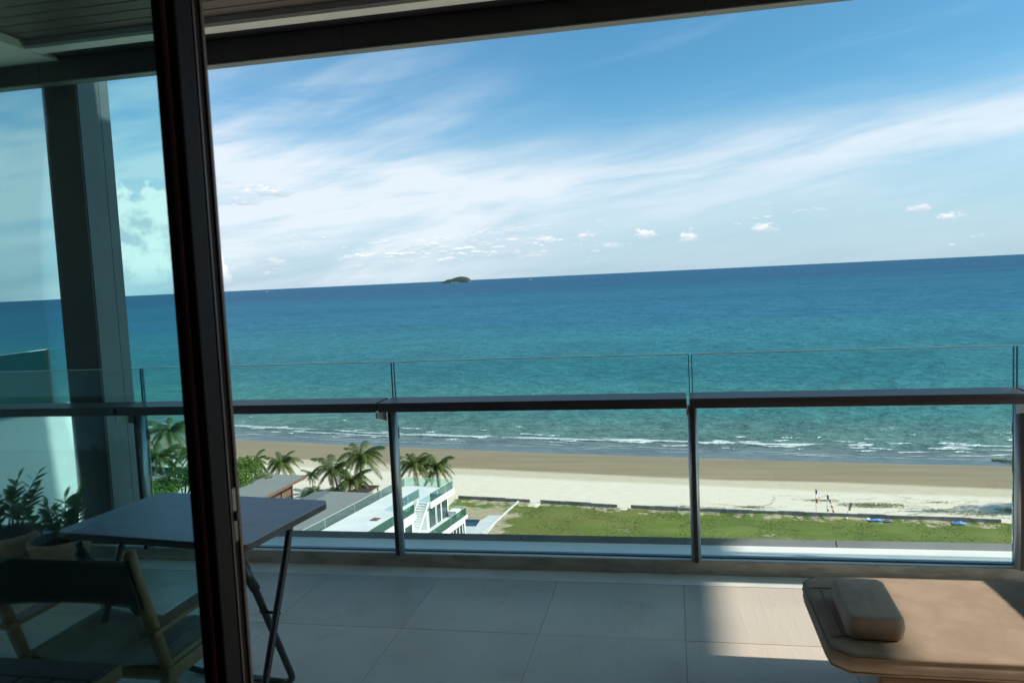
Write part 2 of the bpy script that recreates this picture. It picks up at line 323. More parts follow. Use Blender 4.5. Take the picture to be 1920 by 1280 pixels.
pmat('concrete', (0.20, 0.19, 0.175), (0.29, 0.275, 0.25), 0.9, 1.2, bump=0.2)
pmat('villa_white', (0.76, 0.77, 0.76), (0.81, 0.81, 0.80), 0.65, 0.5)
pmat('villa_deck', (0.60, 0.61, 0.59), (0.68, 0.69, 0.67), 0.7, 0.4, lo=0.3, hi=0.7)
pmat('window_dark', (0.025, 0.045, 0.05), (0.05, 0.075, 0.08), 0.08, 0.8, spec=0.6)
pmat('curtain', (0.45, 0.47, 0.45), None, 0.9)
pmat('frame_dark', (0.04, 0.04, 0.042), None, 0.5)
m, t, out = newmat('shingle')
o = t.new('ShaderNodeTexCoord').outputs['Object']
br = t.new('ShaderNodeTexBrick'); t.l.new(o, br.inputs[0]); br.inputs['Scale'].default_value = 1.6
t.put(br.inputs['Color1'], (0.18, 0.195, 0.185)); t.put(br.inputs['Color2'], (0.23, 0.245, 0.235)); t.put(br.inputs['Mortar'], (0.095, 0.11, 0.107)); br.inputs['Mortar Size'].default_value = 0.03
col = t.mix(t.step(t.noise(o, 5, 5, 0.7), 0.35, 0.7, 0, 0.5), br.outputs[0], (0.22, 0.235, 0.22))
col = t.mix(t.step(t.noise(o, 0.5, 3), 0.4, 0.7, 0, 0.35), col, (0.16, 0.172, 0.165))
b = t.new('ShaderNodeBsdfPrincipled'); t.put(b.inputs['Base Color'], col); b.inputs['Roughness'].default_value = 0.9
t.l.new(t.bump(br.outputs[1], 0.4, 0.03), b.inputs['Normal']); t.l.new(b.outputs[0], out.inputs[0])
pmat('fascia_brown', (0.13, 0.065, 0.042), (0.18, 0.092, 0.06), 0.6, 2, stretch=(0.4, 0.4, 4))
pmat('house_wall', (0.11, 0.068, 0.048), (0.16, 0.10, 0.075), 0.7, 3, stretch=(4, 4, 0.4))
pmat('pergola_brown', (0.065, 0.045, 0.036), (0.095, 0.07, 0.055), 0.7, 3)
pmat('palm_trunk', (0.17, 0.135, 0.10), (0.27, 0.225, 0.175), 0.9, 3, stretch=(1, 1, 5), bump=0.5, bdist=0.05)
leafmat('palm_leaf', (0.045, 0.080, 0.018), (0.110, 0.135, 0.036), 0.9, 0.4, 0.25)
leafmat('palm_old', (0.16, 0.13, 0.04), (0.24, 0.2, 0.07), 0.9, 0.5, 0.3)
pmat('coconut', (0.16, 0.17, 0.04), (0.24, 0.17, 0.05), 0.5, 2)
leafmat('bush_leaf', (0.055, 0.125, 0.016), (0.125, 0.20, 0.028), 0.5, 0.4, 0.35)
leafmat('dark_leaf', (0.022, 0.062, 0.014), (0.055, 0.11, 0.022), 0.5, 0.4, 0.3)
leafmat('pine_leaf', (0.035, 0.06, 0.022), (0.065, 0.09, 0.034), 0.7, 0.6, 0.15)
pmat('bark', (0.10, 0.08, 0.06), (0.17, 0.14, 0.11), 0.9, 4, stretch=(2, 2, 0.6), bump=0.4)
pmat('island_wood', (0.018, 0.042, 0.042), (0.036, 0.068, 0.058), 0.95, 0.03, bump=0.3, bdist=3)  # bluish cast of distant haze is mixed into the forest colour
pmat('island_rock', (0.24, 0.19, 0.15), (0.36, 0.30, 0.25), 0.9, 0.05)
pmat('boat_white', (0.75, 0.76, 0.75), None, 0.5)
pmat('pole', (0.30, 0.26, 0.19), None, 0.8)
pmat('flag_dark', (0.20, 0.20, 0.32), None, 0.8)
pmat('flag_orange', (0.80, 0.32, 0.22), None, 0.8)
pmat('flag_yellow', (0.70, 0.50, 0.06), None, 0.8)
pmat('tarp_blue', (0.06, 0.20, 0.52), (0.10, 0.28, 0.62), 0.5, 3)
pmat('tarp_white', (0.72, 0.72, 0.70), None, 0.6)
pmat('pool_water', (0.02, 0.045, 0.085), None, 0.08)
pmat('pool_deck', (0.50, 0.51, 0.50), (0.56, 0.57, 0.55), 0.8, 0.6)

# ------------------------------------------------------------------ object helpers
def link(o, parent=None):
    C.objects.link(o)
    if parent is not None: o.parent = parent
    return o
def tag(o, label=None, cat=None, group=None, kind=None):
    if label: o['label'] = label
    if cat: o['category'] = cat
    if group: o['group'] = group
    if kind: o['kind'] = kind
    return o
def thing(name, label, cat, loc=(0, 0, 0), rotz=0.0, group=None):
    o = bpy.data.objects.new(name, None); o.empty_display_size = 0.1
    link(o); o.location = loc; o.rotation_euler = (0, 0, rotz); return tag(o, label, cat, group)
def obj(name, bm, mat, parent=None, smooth=False, loc=None):
    me = bpy.data.meshes.new(name); bm.to_mesh(me); bm.free()
    mats = mat if isinstance(mat, (list, tuple)) else [mat]
    for k in mats: me.materials.append(MATS[k])
    if smooth:
        for p in me.polygons: p.use_smooth = True
    o = link(bpy.data.objects.new(name, me), parent)
    if loc: o.location = loc
    return o
def struct(name, bm, mat, **k):
    o = obj(name, bm, mat, **k)
    if o.parent is None: o['kind'] = 'structure'
    return o
def pydata(name, V, F, mat, parent=None, smooth=False):
    me = bpy.data.meshes.new(name); me.from_pydata([tuple(v) for v in V], [], [tuple(f) for f in F]); me.update()
    for k in (mat if isinstance(mat, (list, tuple)) else [mat]): me.materials.append(MATS[k])
    if smooth:
        for p in me.polygons: p.use_smooth = True
    return link(bpy.data.objects.new(name, me), parent)
def box(x0, x1, y0, y1, z0, z1, bevel=0.0, seg=2, bm=None):
    own = bm is None
    b = bmesh.new()
    bmesh.ops.create_cube(b, size=1)
    for v in b.verts: v.co = Vector(((x0 + x1) / 2 + v.co.x * (x1 - x0), (y0 + y1) / 2 + v.co.y * (y1 - y0), (z0 + z1) / 2 + v.co.z * (z1 - z0)))
    if bevel: bmesh.ops.bevel(b, geom=list(b.edges), offset=bevel, segments=seg, affect='EDGES', profile=0.5)
    if own: return b
    me = bpy.data.meshes.new('tmp'); b.to_mesh(me); b.free(); bm.from_mesh(me); bpy.data.meshes.remove(me); return bm
def prism(pts, z0, z1, bevel=0.0):
    b = bmesh.new(); lo = [b.verts.new((p[0], p[1], z0)) for p in pts]; hi = [b.verts.new((p[0], p[1], z1)) for p in pts]
    n = len(pts); b.faces.new(lo[::-1]); b.faces.new(hi)
    for i in range(n): b.faces.new((lo[i], lo[(i + 1) % n], hi[(i + 1) % n], hi[i]))
    bmesh.ops.recalc_face_normals(b, faces=list(b.faces))
    if bevel: bmesh.ops.bevel(b, geom=list(b.edges), offset=bevel, segments=2, affect='EDGES')
    return b
def tube(pts, r, n=10, bm=None, cap=True):
    b = bm or bmesh.new(); P = [Vector(p) for p in pts]; R = r if isinstance(r, (list, tuple)) else [r] * len(P); rings = []
    ref = None
    for i, p in enumerate(P):
        d = (P[min(i + 1, len(P) - 1)] - P[max(i - 1, 0)]).normalized()
        if ref is None: ref = d.orthogonal().normalized()
        ref = (ref - d * ref.dot(d)).normalized(); q = d.cross(ref)
        rings.append([b.verts.new(p + (ref * math.cos(2 * math.pi * k / n) + q * math.sin(2 * math.pi * k / n)) * R[i]) for k in range(n)])
    for a, c in zip(rings, rings[1:]):
        for k in range(n): b.faces.new((a[k], a[(k + 1) % n], c[(k + 1) % n], c[k]))
    if cap: b.faces.new(rings[0][::-1]); b.faces.new(rings[-1])
    return b
def lathe(prof, n=28, cx=0, cy=0):
    b = bmesh.new(); rings = []
    for r, z in prof: rings.append([b.verts.new((cx + r * math.cos(2 * math.pi * k / n), cy + r * math.sin(2 * math.pi * k / n), z)) for k in range(n)])
    for a, c in zip(rings, rings[1:]):
        for k in range(n): b.faces.new((a[k], a[(k + 1) % n], c[(k + 1) % n], c[k]))
    b.faces.new(rings[0][::-1]); b.faces.new(rings[-1]); return b
def smooth_bend(pts, n=6, r=0.3):
    """round the corners of a polyline"""
    P = [Vector(p) for p in pts]; out = [P[0]]
    for a, b_, c in zip(P, P[1:], P[2:]):
        d1 = min(r, (a - b_).length / 2); d2 = min(r, (c - b_).length / 2)
        s, e = b_ + (a - b_).normalized() * d1, b_ + (c - b_).normalized() * d2
        for k in range(n + 1):
            u = k / n; out.append(s * (1 - u) ** 2 + b_ * 2 * u * (1 - u) + e * u ** 2)
    out.append(P[-1]); return out

# ================================================================== THE BALCONY (setting)
bed = struct('balcony_floor', box(-8.0, 7.0, 1.15, 4.05, -0.25, -0.006), 'grout')
# tiles, laid in a stack bond, sharing mesh data
TW, TD = 0.627, 0.603
tile_full = None
for j in range(5):
    y1 = 3.905 - j * TD; y0 = y1 - TD
    if y0 < 1.10: y0 = 1.16
    for i in range(-6, 6):
        x0 = 0.012 + i * TW
        bm = None
        if tile_full is None or y1 - y0 < TD - 0.01:
            bm = box(0.001, TW - 0.001, 0.001, (y1 - y0) - 0.001, -0.0058, 0.0, 0.0006, 1)
            o = obj('tile', bm, 'tile', bed)
            if tile_full is None and y1 - y0 > TD - 0.01: tile_full = o.data
        else:
            o = link(bpy.data.objects.new('tile', tile_full), bed)
        o.location = (x0, y0, random.Random(i * 31 + j).uniform(-0.0006, 0.0006))
strip = struct('drain_strip', box(-8.0, 7.0, 3.907, 4.05, -0.0058, 0.001), 'strip_stone')
strip.data.materials.append(MATS['strip_stone'])
kerb = struct('kerb', box(-8.0, 7.0, 4.05, 4.066, -0.3, 0.072, 0.002), 'kerb_stone')
ledge = struct('balcony_ledge', box(-8.0, 7.0, 4.0665, 4.40, -0.5, 0.0695), 'ledge')
cop = struct('ledge_upstand', bmesh.new(), 'coping')
for k in range(9):                                     # coping lengths with open joints
    xa = -7.9 + k * 1.68 + 0.30; 
    bmx = bmesh.new()
    pr = [(4.300, 0.0700), (4.318, 0.103), (4.43, 0.058), (4.43, -0.4)]
    A = [bmx.verts.new((xa + 0.003, a, b_)) for a, b_ in pr]; B = [bmx.verts.new((xa + 1.677, a, b_)) for a, b_ in pr]
    bmx.faces.new(A); bmx.faces.new(B[::-1])
    for q in range(4): bmx.faces.new((A[q], B[q], B[(q + 1) % 4], A[(q + 1) % 4]))
    bmesh.ops.recalc_face_normals(bmx, faces=list(bmx.faces))
    obj('coping_length', bmx, 'coping', cop)

# ceiling: recessed timber planks inside a pale border, dark header beyond
ceil = struct('balcony_ceiling', box(-8.0, 4.2, 1.15, 4.04, 2.962, 3.2), 'rubber')
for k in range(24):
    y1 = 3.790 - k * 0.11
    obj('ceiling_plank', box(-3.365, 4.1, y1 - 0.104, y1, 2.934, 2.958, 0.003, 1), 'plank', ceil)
obj('ceiling_border', box(-3.36, 4.1, 3.803, 3.900, 2.892, 2.960), 'ceiling_white', ceil)
obj('ceiling_trim', box(-3.36, 4.1, 3.790, 3.803, 2.905, 2.960), 'ceiling_trim', ceil)
obj('ceiling_panel', box(-8.0, -3.372, 1.15, 4.038, 2.892, 2.960), 'ceiling_white', ceil)
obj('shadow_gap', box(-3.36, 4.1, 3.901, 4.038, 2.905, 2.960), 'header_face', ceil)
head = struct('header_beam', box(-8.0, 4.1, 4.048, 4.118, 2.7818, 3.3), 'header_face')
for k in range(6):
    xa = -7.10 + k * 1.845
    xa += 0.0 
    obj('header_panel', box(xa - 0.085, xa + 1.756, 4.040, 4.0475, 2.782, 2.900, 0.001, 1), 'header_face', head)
    obj('header_soffit', box(xa - 0.085, xa + 1.756, 4.043, 4.122, 2.776, 2.7815), 'header_under', head)
struct('unseen_shade_slab', box(-9.0, 5.61, 1.15, 4.18, 3.80, 4.20), 'white_wall')  # unseen slab overhead, sized so its edge bounds the sun patch
struct('added_shade_canopy', box(-1.3, 1.3, 4.18, 5.35, 3.85, 4.05), 'white_wall')  # unseen canopy, added to keep sun off most of the neighbour's wall
struct('unseen_sun_stop', box(-9.0, 4.8, 4.05, 4.13, 3.30, 3.80), 'white_wall')  # unseen filler, added to stop sun leaking in above the header
struct('upper_ceiling_void', box(-9.0, 6.9, -4.6, 1.15, 2.965, 3.80), 'room_wall')
struct('lower_building_mass', box(-9.0, 7.0, -6.0, 4.04, -30.0, -0.26), 'white_wall')

# column in front of which the railing runs
col_o = thing('column', 'dark clad column with sky light painted on its side behind the railing', 'column', (-3.44, 4.27, 0.0695))
def at0(o, bm):
    for v in bm.verts: v.co -= o.location
    return bm
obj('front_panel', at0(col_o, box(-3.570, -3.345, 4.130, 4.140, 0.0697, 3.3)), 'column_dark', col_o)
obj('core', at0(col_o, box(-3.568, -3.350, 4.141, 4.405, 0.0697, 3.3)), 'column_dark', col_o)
obj('side_panel', at0(col_o, box(-3.349, -3.341, 4.142, 4.318, 0.0697, 3.3)), 'column_skylit', col_o)
obj('side_panel', at0(col_o, box(-3.349, -3.341, 4.322, 4.405, 0.0697, 3.3)), 'column_skylit', col_o)

# neighbour's low wall and its glass screen
nw = thing('neighbour_wall', 'low white rendered wall of the next balcony beyond the column', 'wall', (-5.18, 5.4, -4))
obj('wall_face', at0(nw, box(-5.26, -5.10, 4.48, 6.15, -4.0, 0.61)), 'white_wall', nw)
obj('wall_coping', at0(nw, box(-5.275, -5.085, 4.47, 6.16, 0.612, 0.635)), 'strip_stone', nw)
gs = thing('glass_screen', 'green tinted glass screen standing on the low white wall', 'glass screen', (-5.18, 5.3, 0.635))
obj('pane', at0(gs, box(-5.188, -5.176, 4.60, 5.78, 0.636, 1.130)), 'screen_glass', gs)
obj('edge_strip', at0(gs, box(-5.192, -5.172, 5.782, 5.80, 0.636, 1.134)), 'glass_edge_dark', gs)
obj('top_edge', at0(gs, box(-5.188, -5.176, 4.60, 5.78, 1.1305, 1.1345)), 'glass_edge', gs)

# ---------------------------------------------------------------- glass railing
rl = thing('balcony_railing', 'frameless glass balcony railing with dark timber handrail on steel posts', 'railing', (0, 4.1, 0.072))
PX = [-4.645, -3.055, -1.508, 0.080, 1.572, 3.10]
def L(bm): return at0(rl, bm)
for k, px in enumerate(PX):
    bm = bmesh.new(); bmesh.ops.create_cone(bm, cap_ends=True, segments=20, radius1=0.5, radius2=0.5, depth=1)
    for v in bm.verts: v.co = Vector((px + v.co.x * 0.050, 4.058 + v.co.y * 0.064, 0.072 + (v.co.z + 0.5) * 0.802))
    post = obj('post', L(bm), 'steel', rl, smooth=True)
    for p in post.data.polygons: p.use_smooth = abs(p.normal.z) < 0.5
    obj('clamp_plate', L(box(px - 0.010, px + 0.010, 4.016, 4.024, 0.073, 0.872, 0.001, 1)), 'dark_plate', post)
    obj('glass_clip', L(box(px - 0.012, px + 0.012, 4.088, 4.126, 0.70, 0.76, 0.002, 1)), 'dark_plate', post)
    bmx = bmesh.new()                                   # cantilever bracket under the handrail
    pr = [(3.895, 0.878), (4.03, 0.878), (4.03, 0.815), (3.905, 0.848), (3.895, 0.852)]
    A = [bmx.verts.new((px - 0.030, a, b_)) for a, b_ in pr]; B = [bmx.verts.new((px - 0.022, a, b_)) for a, b_ in pr]
    bmx.faces.new(A); bmx.faces.new(B[::-1])
    for q in range(5): bmx.faces.new((A[q], B[q], B[(q + 1) % 5], A[(q + 1) % 5]))
    bmesh.ops.recalc_face_normals(bmx, faces=list(bmx.faces))
    obj('bracket', L(bmx), 'bracket', rl)
for k, (xa, xb) in enumerate(zip(PX, PX[1:])):
    obj('handrail', L(box(xa - 0.012, xb - 0.028, 3.885, 4.090, 0.884, 0.932, 0.0035, 2)), 'handrail', rl)
    xa2, xb2 = xa + 0.008, xb - 0.012
    pn = obj('glass_pane', L(box(xa2, xb2, 4.109, 4.121, 0.076, 1.122)), 'rail_glass', rl)
    obj('top_edge', L(box(xa2, xb2, 4.109, 4.121, 1.1223, 1.1262)), 'glass_edge', pn)
    obj('side_edge', L(box(xa2 - 0.0045, xa2 - 0.0004, 4.109, 4.121, 0.076, 1.122)), 'glass_edge_dark', pn)
    obj('side_edge', L(box(xb2 + 0.0004, xb2 + 0.0045, 4.109, 4.121, 0.076, 1.122)), 'glass_edge_dark', pn)
    obj('base_channel', L(box(xa + 0.001, xb - 0.001, 4.100, 4.130, 0.0698, 0.0755)), 'dark_plate', rl)

# ---------------------------------------------------------------- room behind the camera, sliding door
struct('room_floor', box(-4.0, 4.0, -4.6, 1.15, -0.25, -0.01), 'room_floor')
struct('room_ceiling', box(-4.0, 4.0, -4.6, 1.15, 2.75, 2.96), 'room_wall')
struct('wall_back', box(-4.2, 4.2, -4.8, -4.6, -0.25, 2.96), 'room_wall')
struct('wall_left', box(-4.2, -4.0, -4.6, 1.06, -0.25, 2.96), 'room_wall')
struct('wall_right', box(4.0, 4.2, -4.6, 1.06, -0.25, 2.96), 'room_wall')
struct('facade_wall_left', box(-9.0, -2.45, 1.06, 1.20, -0.25, 2.96), 'white_wall')
struct('facade_wall_right', box(2.2, 7.0, 1.06, 1.20, -0.25, 2.96), 'white_wall')
struct('facade_wall_head', box(-2.45, 2.2, 1.06, 1.20, 2.62, 2.749), 'white_wall')
sd = thing('sliding_door', 'dark brown sliding glass door with green tinted pane and slim stile', 'door', (-1.6, 1.14, 0.0))
def D(bm): return at0(sd, bm)
st = obj('stile', D(box(-0.750, -0.710, 1.098, 1.142, 0.0, 2.618, 0.003)), 'door_frame', sd)
obj('bead', D(box(-0.7325, -0.7245, 1.0945, 1.0985, 0.0, 2.61, 0.0015, 1)), 'door_red', st)
obj('stile', D(box(-2.42, -2.37, 1.098, 1.142, 0.0, 2.618, 0.003)), 'door_frame', sd)
obj('top_rail', D(box(-2.37, -0.752, 1.102, 1.138, 2.55, 2.618)), 'door_frame', sd)
obj('bottom_rail', D(box(-2.37, -0.752, 1.102, 1.138, 0.0, 0.07)), 'door_frame', sd)
obj('glass_pane', D(box(-2.37, -0.7505, 1.116, 1.124, 0.07, 2.55)), 'door_glass', sd)
s2 = obj('meeting_stile', D(box(-0.752, -0.7255, 1.150, 1.196, 0.0, 2.618, 0.002)), 'door_frame', sd)
obj('weather_strip', D(box(-0.7255, -0.7225, 1.166, 1.170, 0.0, 2.61)), 'door_edge', s2)
obj('lit_edge_trim', D(box(-0.7255, -0.7218, 1.187, 1.1955, 0.0, 2.61, 0.001, 1)), 'door_edge', s2)  # lighter brown stands in for light caught along this edge
lt = obj('latch', D(box(-0.7254, -0.7222, 1.172, 1.184, 1.135, 1.225, 0.001, 1)), 'latch_metal', sd)
obj('latch_hook', D(box(-0.7222, -0.7172, 1.174, 1.182, 1.170, 1.186, 0.001, 1)), 'dark_plate', lt)

# ================================================================== FURNITURE
# ---- folding table, slightly turned
tb = thing('folding_table', 'rectangular folding table with grey top on crossed metal tube legs', 'table', (-1.762, 2.620, 0), rad(-7.0))
hw, hd, cr_ = 0.405, 0.262, 0.035
pts = []
for sx, sy, a0 in ((1, 1, 0), (-1, 1, 90), (-1, -1, 180), (1, -1, 270)):
    for k in range(6):
        a = rad(a0 + k * 18); pts.append((sx * (hw - cr_) + cr_ * math.cos(a), sy * (hd - cr_) + cr_ * math.sin(a)))
top = obj('tabletop', prism(pts, 0.7185, 0.722), 'tabletop', tb)
obj('edge_band', prism(pts, 0.695, 0.7184, 0.003), 'table_edge', top)
def leg(name, p): return obj(name, tube(smooth_bend(p, 6, 0.07), 0.013, 12), 'table_tube', tb, smooth=True)
for sx in (1, -1):
    xa, xb = sx * 0.352, sx * 0.372
    leg('leg', [(xb, 0.040, 0.694), (xb, 0.030, 0.66), (xb, -0.245, 0.014)] + [(0.0 + sx * 0.01, -0.245, 0.014)])
    xf = sx * 0.255
    leg('leg', [(xa, -0.215, 0.670), (xa, -0.205, 0.64), (xf, 0.17, 0.014)] + [(0.0 + sx * 0.01, 0.17, 0.014)])
    br_ = obj('pivot_bracket', tube([(xa, -0.222, 0.640), (xa, -0.155, 0.530)], 0.017, 12), 'table_tube', tb, smooth=True)
    obj('pivot_bolt', tube([(sx * 0.300, -0.070, 0.41), (xb + 0.012 * sx, -0.070, 0.41)], 0.005, 8), 'dark_plate', tb)
    obj('slide_rail', box(xa - 0.012, xa + 0.012, -0.235, 0.12, 0.678, 0.6945), 'table_tube', tb)

# ---- safari chair pushed up to the table (seen from behind)
ch = thing('sling_chair', 'wooden safari chair with dark leather sling back and canvas seat at the table', 'chair', (-1.94, 2.42, 0))
xl, xr = -0.270, 0.270
def post(name, p, r): return obj(name, tube(p, r, 14), 'chair_wood', ch, smooth=True)
for sx in (xl, xr):
    rp = post('back_post', [(sx, -0.307, 0.765), (sx, -0.304, 0.755), (sx, -0.268, 0.63), (sx, -0.20, 0.42), (sx, -0.150, 0.27)], [0.012, 0.021, 0.020, 0.022, 0.018])
    post('leg', [(sx, -0.150, 0.29), (sx, -0.150, 0.0)], [0.021, 0.015])
    post('leg', [(sx, 0.225, 0.475), (sx, 0.225, 0.30), (sx, 0.225, 0.0)], [0.015, 0.021, 0.014])
    obj('side_rail', box(sx - 0.020, sx + 0.020, -0.19, 0.26, 0.275, 0.325, 0.006), 'chair_wood', ch)
    bm = box(sx - 0.032, sx + 0.032, -0.255, 0.275, 0.476, 0.494, 0.006)
    for v in bm.verts: v.co.z += 0.025 * math.sin((v.co.y + 0.255) / 0.53 * 3.14) - 0.012
    obj('armrest', bm, 'chair_wood', ch)
obj('front_rail', box(xl + 0.02, xr - 0.02, 0.212, 0.24, 0.275, 0.315, 0.005), 'chair_wood', ch)
obj('rear_rail', box(xl + 0.02, xr - 0.02, -0.166, -0.138, 0.275, 0.315, 0.005), 'chair_wood', ch)
def sheet(nu, nv, fn, thick):
    V, F = [], []
    for s_ in (0, 1):
        for j in range(nv + 1):
            for i in range(nu + 1):
                V.append(fn(i / nu, j / nv, s_ * thick))
    st_ = (nu + 1) * (nv + 1)
    for j in range(nv):
        for i in range(nu):
            a = j * (nu + 1) + i; q = (a, a + 1, a + nu + 2, a + nu + 1)
            F.append(q[::-1]); F.append(tuple(k + st_ for k in q))
    rim = [i for i in range(nu + 1)] + [j * (nu + 1) + nu for j in range(1, nu * 0 + nv + 1)] + [nv * (nu + 1) + i for i in range(nu - 1, -1, -1)] + [j * (nu + 1) for j in range(nv - 1, 0, -1)]
    for a, b_ in zip(rim, rim[1:] + rim[:1]): F.append((a, b_, b_ + st_, a + st_))
    return V, F
def back(u, v, w):
    xx = xl - 0.012 + u * (xr - xl + 0.024); zz = 0.56 + v * 0.180
    sag = math.sin(u * math.pi); return (xx, -0.262 + (0.62 - zz) * 0.30 + sag * 0.055 * (1 - 0.3 * v) - 0.026 + w, zz - sag * 0.018 * (1 if v > .5 else .4))
V, F = sheet(22, 8, back, 0.006); obj_b = pydata('back_sling', V, F, 'chair_leather', ch, True)
rn = random.Random(4)
def seat(u, v, w):
    xx = xl + u * (xr - xl); yy = -0.17 + v * 0.40
    sag = math.sin(u * math.pi) * (0.4 + 0.6 * math.sin(v * math.pi))
    fold = 0.006 * math.sin(u * 19 + v * 7) * math.sin(v * math.pi) + 0.004 * math.sin(u * 43 - v * 16) * math.sin(u * math.pi)
    return (xx, yy, 0.333 - 0.055 * sag + fold + w)
V, F = sheet(44, 28, seat, 0.006); pydata('seat_sling', V, F, 'chair_seat', ch, True)
for sx in (xl, xr): obj('seat_hem', tube([(sx, -0.17, 0.333), (sx, 0.23, 0.333)], 0.013, 10), 'chair_seat', ch, smooth=True)

# ---- slatted side table in the corner of the glass
sk = thing('slatted_table', 'low dark slatted wooden table beside the safari chair', 'side table', (-1.97, 1.74, 0))
for k in range(5):
    obj('slat', box(-0.285 + k * 0.115, -0.285 + k * 0.115 + 0.103, -0.285, 0.185, 0.430, 0.448, 0.003), 'slat_wood', sk)
obj('end_board', box(-0.292, 0.292, 0.189, 0.290, 0.428, 0.449, 0.004), 'slat_wood', sk)
obj('end_board', box(-0.292, 0.292, -0.390, -0.289, 0.428, 0.449, 0.004), 'slat_wood', sk)
obj('side_board', box(0.2935, 0.312, -0.39, 0.29, 0.405, 0.448, 0.003), 'slat_edge', sk)
obj('side_board', box(-0.312, -0.2935, -0.39, 0.29, 0.405, 0.448, 0.003), 'slat_edge', sk)
for sx in (-1, 1):
    for yy in (-0.35, 0.25): obj('leg', box(sx * 0.265 - 0.018, sx * 0.265 + 0.018, yy - 0.018, yy + 0.018, 0.0, 0.4275, 0.003), 'slat_edge', sk)

# ---- potted plants
leaf_me = None
def zz_leaf():
    global leaf_me
    if leaf_me is None:
        V = []; F = []
        W_ = [0.0, 0.55, 1.0, 0.92, 0.62, 0.0]
        for k, w in enumerate(W_):
            xx = k / 5; zc = -0.10 * xx * xx
            V += [(xx, -0.25 * w, zc + 0.06 * w), (xx, 0, zc), (xx, 0.25 * w, zc + 0.06 * w)]
        for k in range(5):
            a = k * 3; F += [(a, a + 3, a + 4, a + 1), (a + 1, a + 4, a + 5, a + 2)]
        me = bpy.data.meshes.new('leaf'); me.from_pydata(V, [], F); me.materials.append(MATS['zz_leaf'])
        for p in me.polygons: p.use_smooth = True
        leaf_me = me
    return bpy.data.objects.new('leaf', leaf_me)
def potted(label, loc, R, H, seed, stems, top_h):
    r = random.Random(seed); p = thing('potted_plant', label, 'potted plant', loc, group='potted plants by the railing')
    pot = obj('pot', lathe([(R * 0.62, 0.0), (R * 0.66, 0.01), (R * 0.86, H * 0.45), (R * 0.98, H * 0.86), (R * 1.03, H * 0.9), (R * 1.03, H), (R * 0.93, H), (R * 0.90, H * 0.86), (R * 0.60, H * 0.80)], 36), 'terracotta', p, smooth=True)
    obj('liner', lathe([(R * 0.88, H * 0.83), (R * 0.91, H * 0.985), (R * 0.86, H * 0.985), (R * 0.82, H * 0.83)], 36), 'pot_liner', pot, smooth=True)
    obj('soil', lathe([(R * 0.80, H * 0.78), (R * 0.82, H * 0.86), (R * 0.4, H * 0.89), (0.004, H * 0.90)], 28), 'soil', pot, smooth=True)
    for k in range(stems):
        a = r.uniform(0, 6.28); rr = r.uniform(0.0, R * 0.5); ln = top_h * r.uniform(0.68, 1.08); lean = r.uniform(0.10, 0.50); la = a + r.uniform(-0.7, 0.7)
        b0 = Vector((rr * math.cos(a), rr * math.sin(a), H * 0.87)); P = []
        for q in range(9):
            u = q / 8; P.append(b0 + Vector((math.cos(la) * lean * ln * u ** 1.4, math.sin(la) * lean * ln * u ** 1.4, ln * (u - 0.10 * lean * u * u))))
        so_ = obj('stem', tube(P, [0.0075 - 0.005 * q / 8 for q in range(9)], 7), 'zz_stem', p, smooth=True)
        side = r.uniform(0, 3.14)
        for q in range(7):
            u = 0.34 + 0.66 * q / 6.0; fi = u * 8; i0 = min(int(fi), 7); pos = P[i0].lerp(P[i0 + 1], fi - i0)
            d = (P[i0 + 1] - P[i0]).normalized()
            for sgn in ((-1, 1) if q < 6 else (0,)):
                lf = zz_leaf(); link(lf, so_)
                out_ = Vector((math.cos(side), math.sin(side), 0)) * sgn
                dirv = (d * (0.75 if sgn else 1.0) + out_ * 0.8 + Vector((r.uniform(-.2, .2), r.uniform(-.2, .2), 0))).normalized()
                sc = r.uniform(0.062, 0.086) * (1.15 - 0.45 * abs(u - 0.6))
                quat = dirv.to_track_quat('X', 'Z'); lf.rotation_mode = 'QUATERNION'; lf.rotation_quaternion = quat
                lf.location = pos; lf.scale = (sc, sc, sc)
    return p
potted('leafy green plant in the terracotta bowl beside the table corner', (-3.24, 3.585, 0), 0.150, 0.285, 5, 9, 0.26)
potted('taller leafy plant in the terracotta bowl farther from the table', (-3.60, 3.60, 0), 0.165, 0.300, 11, 11, 0.32)

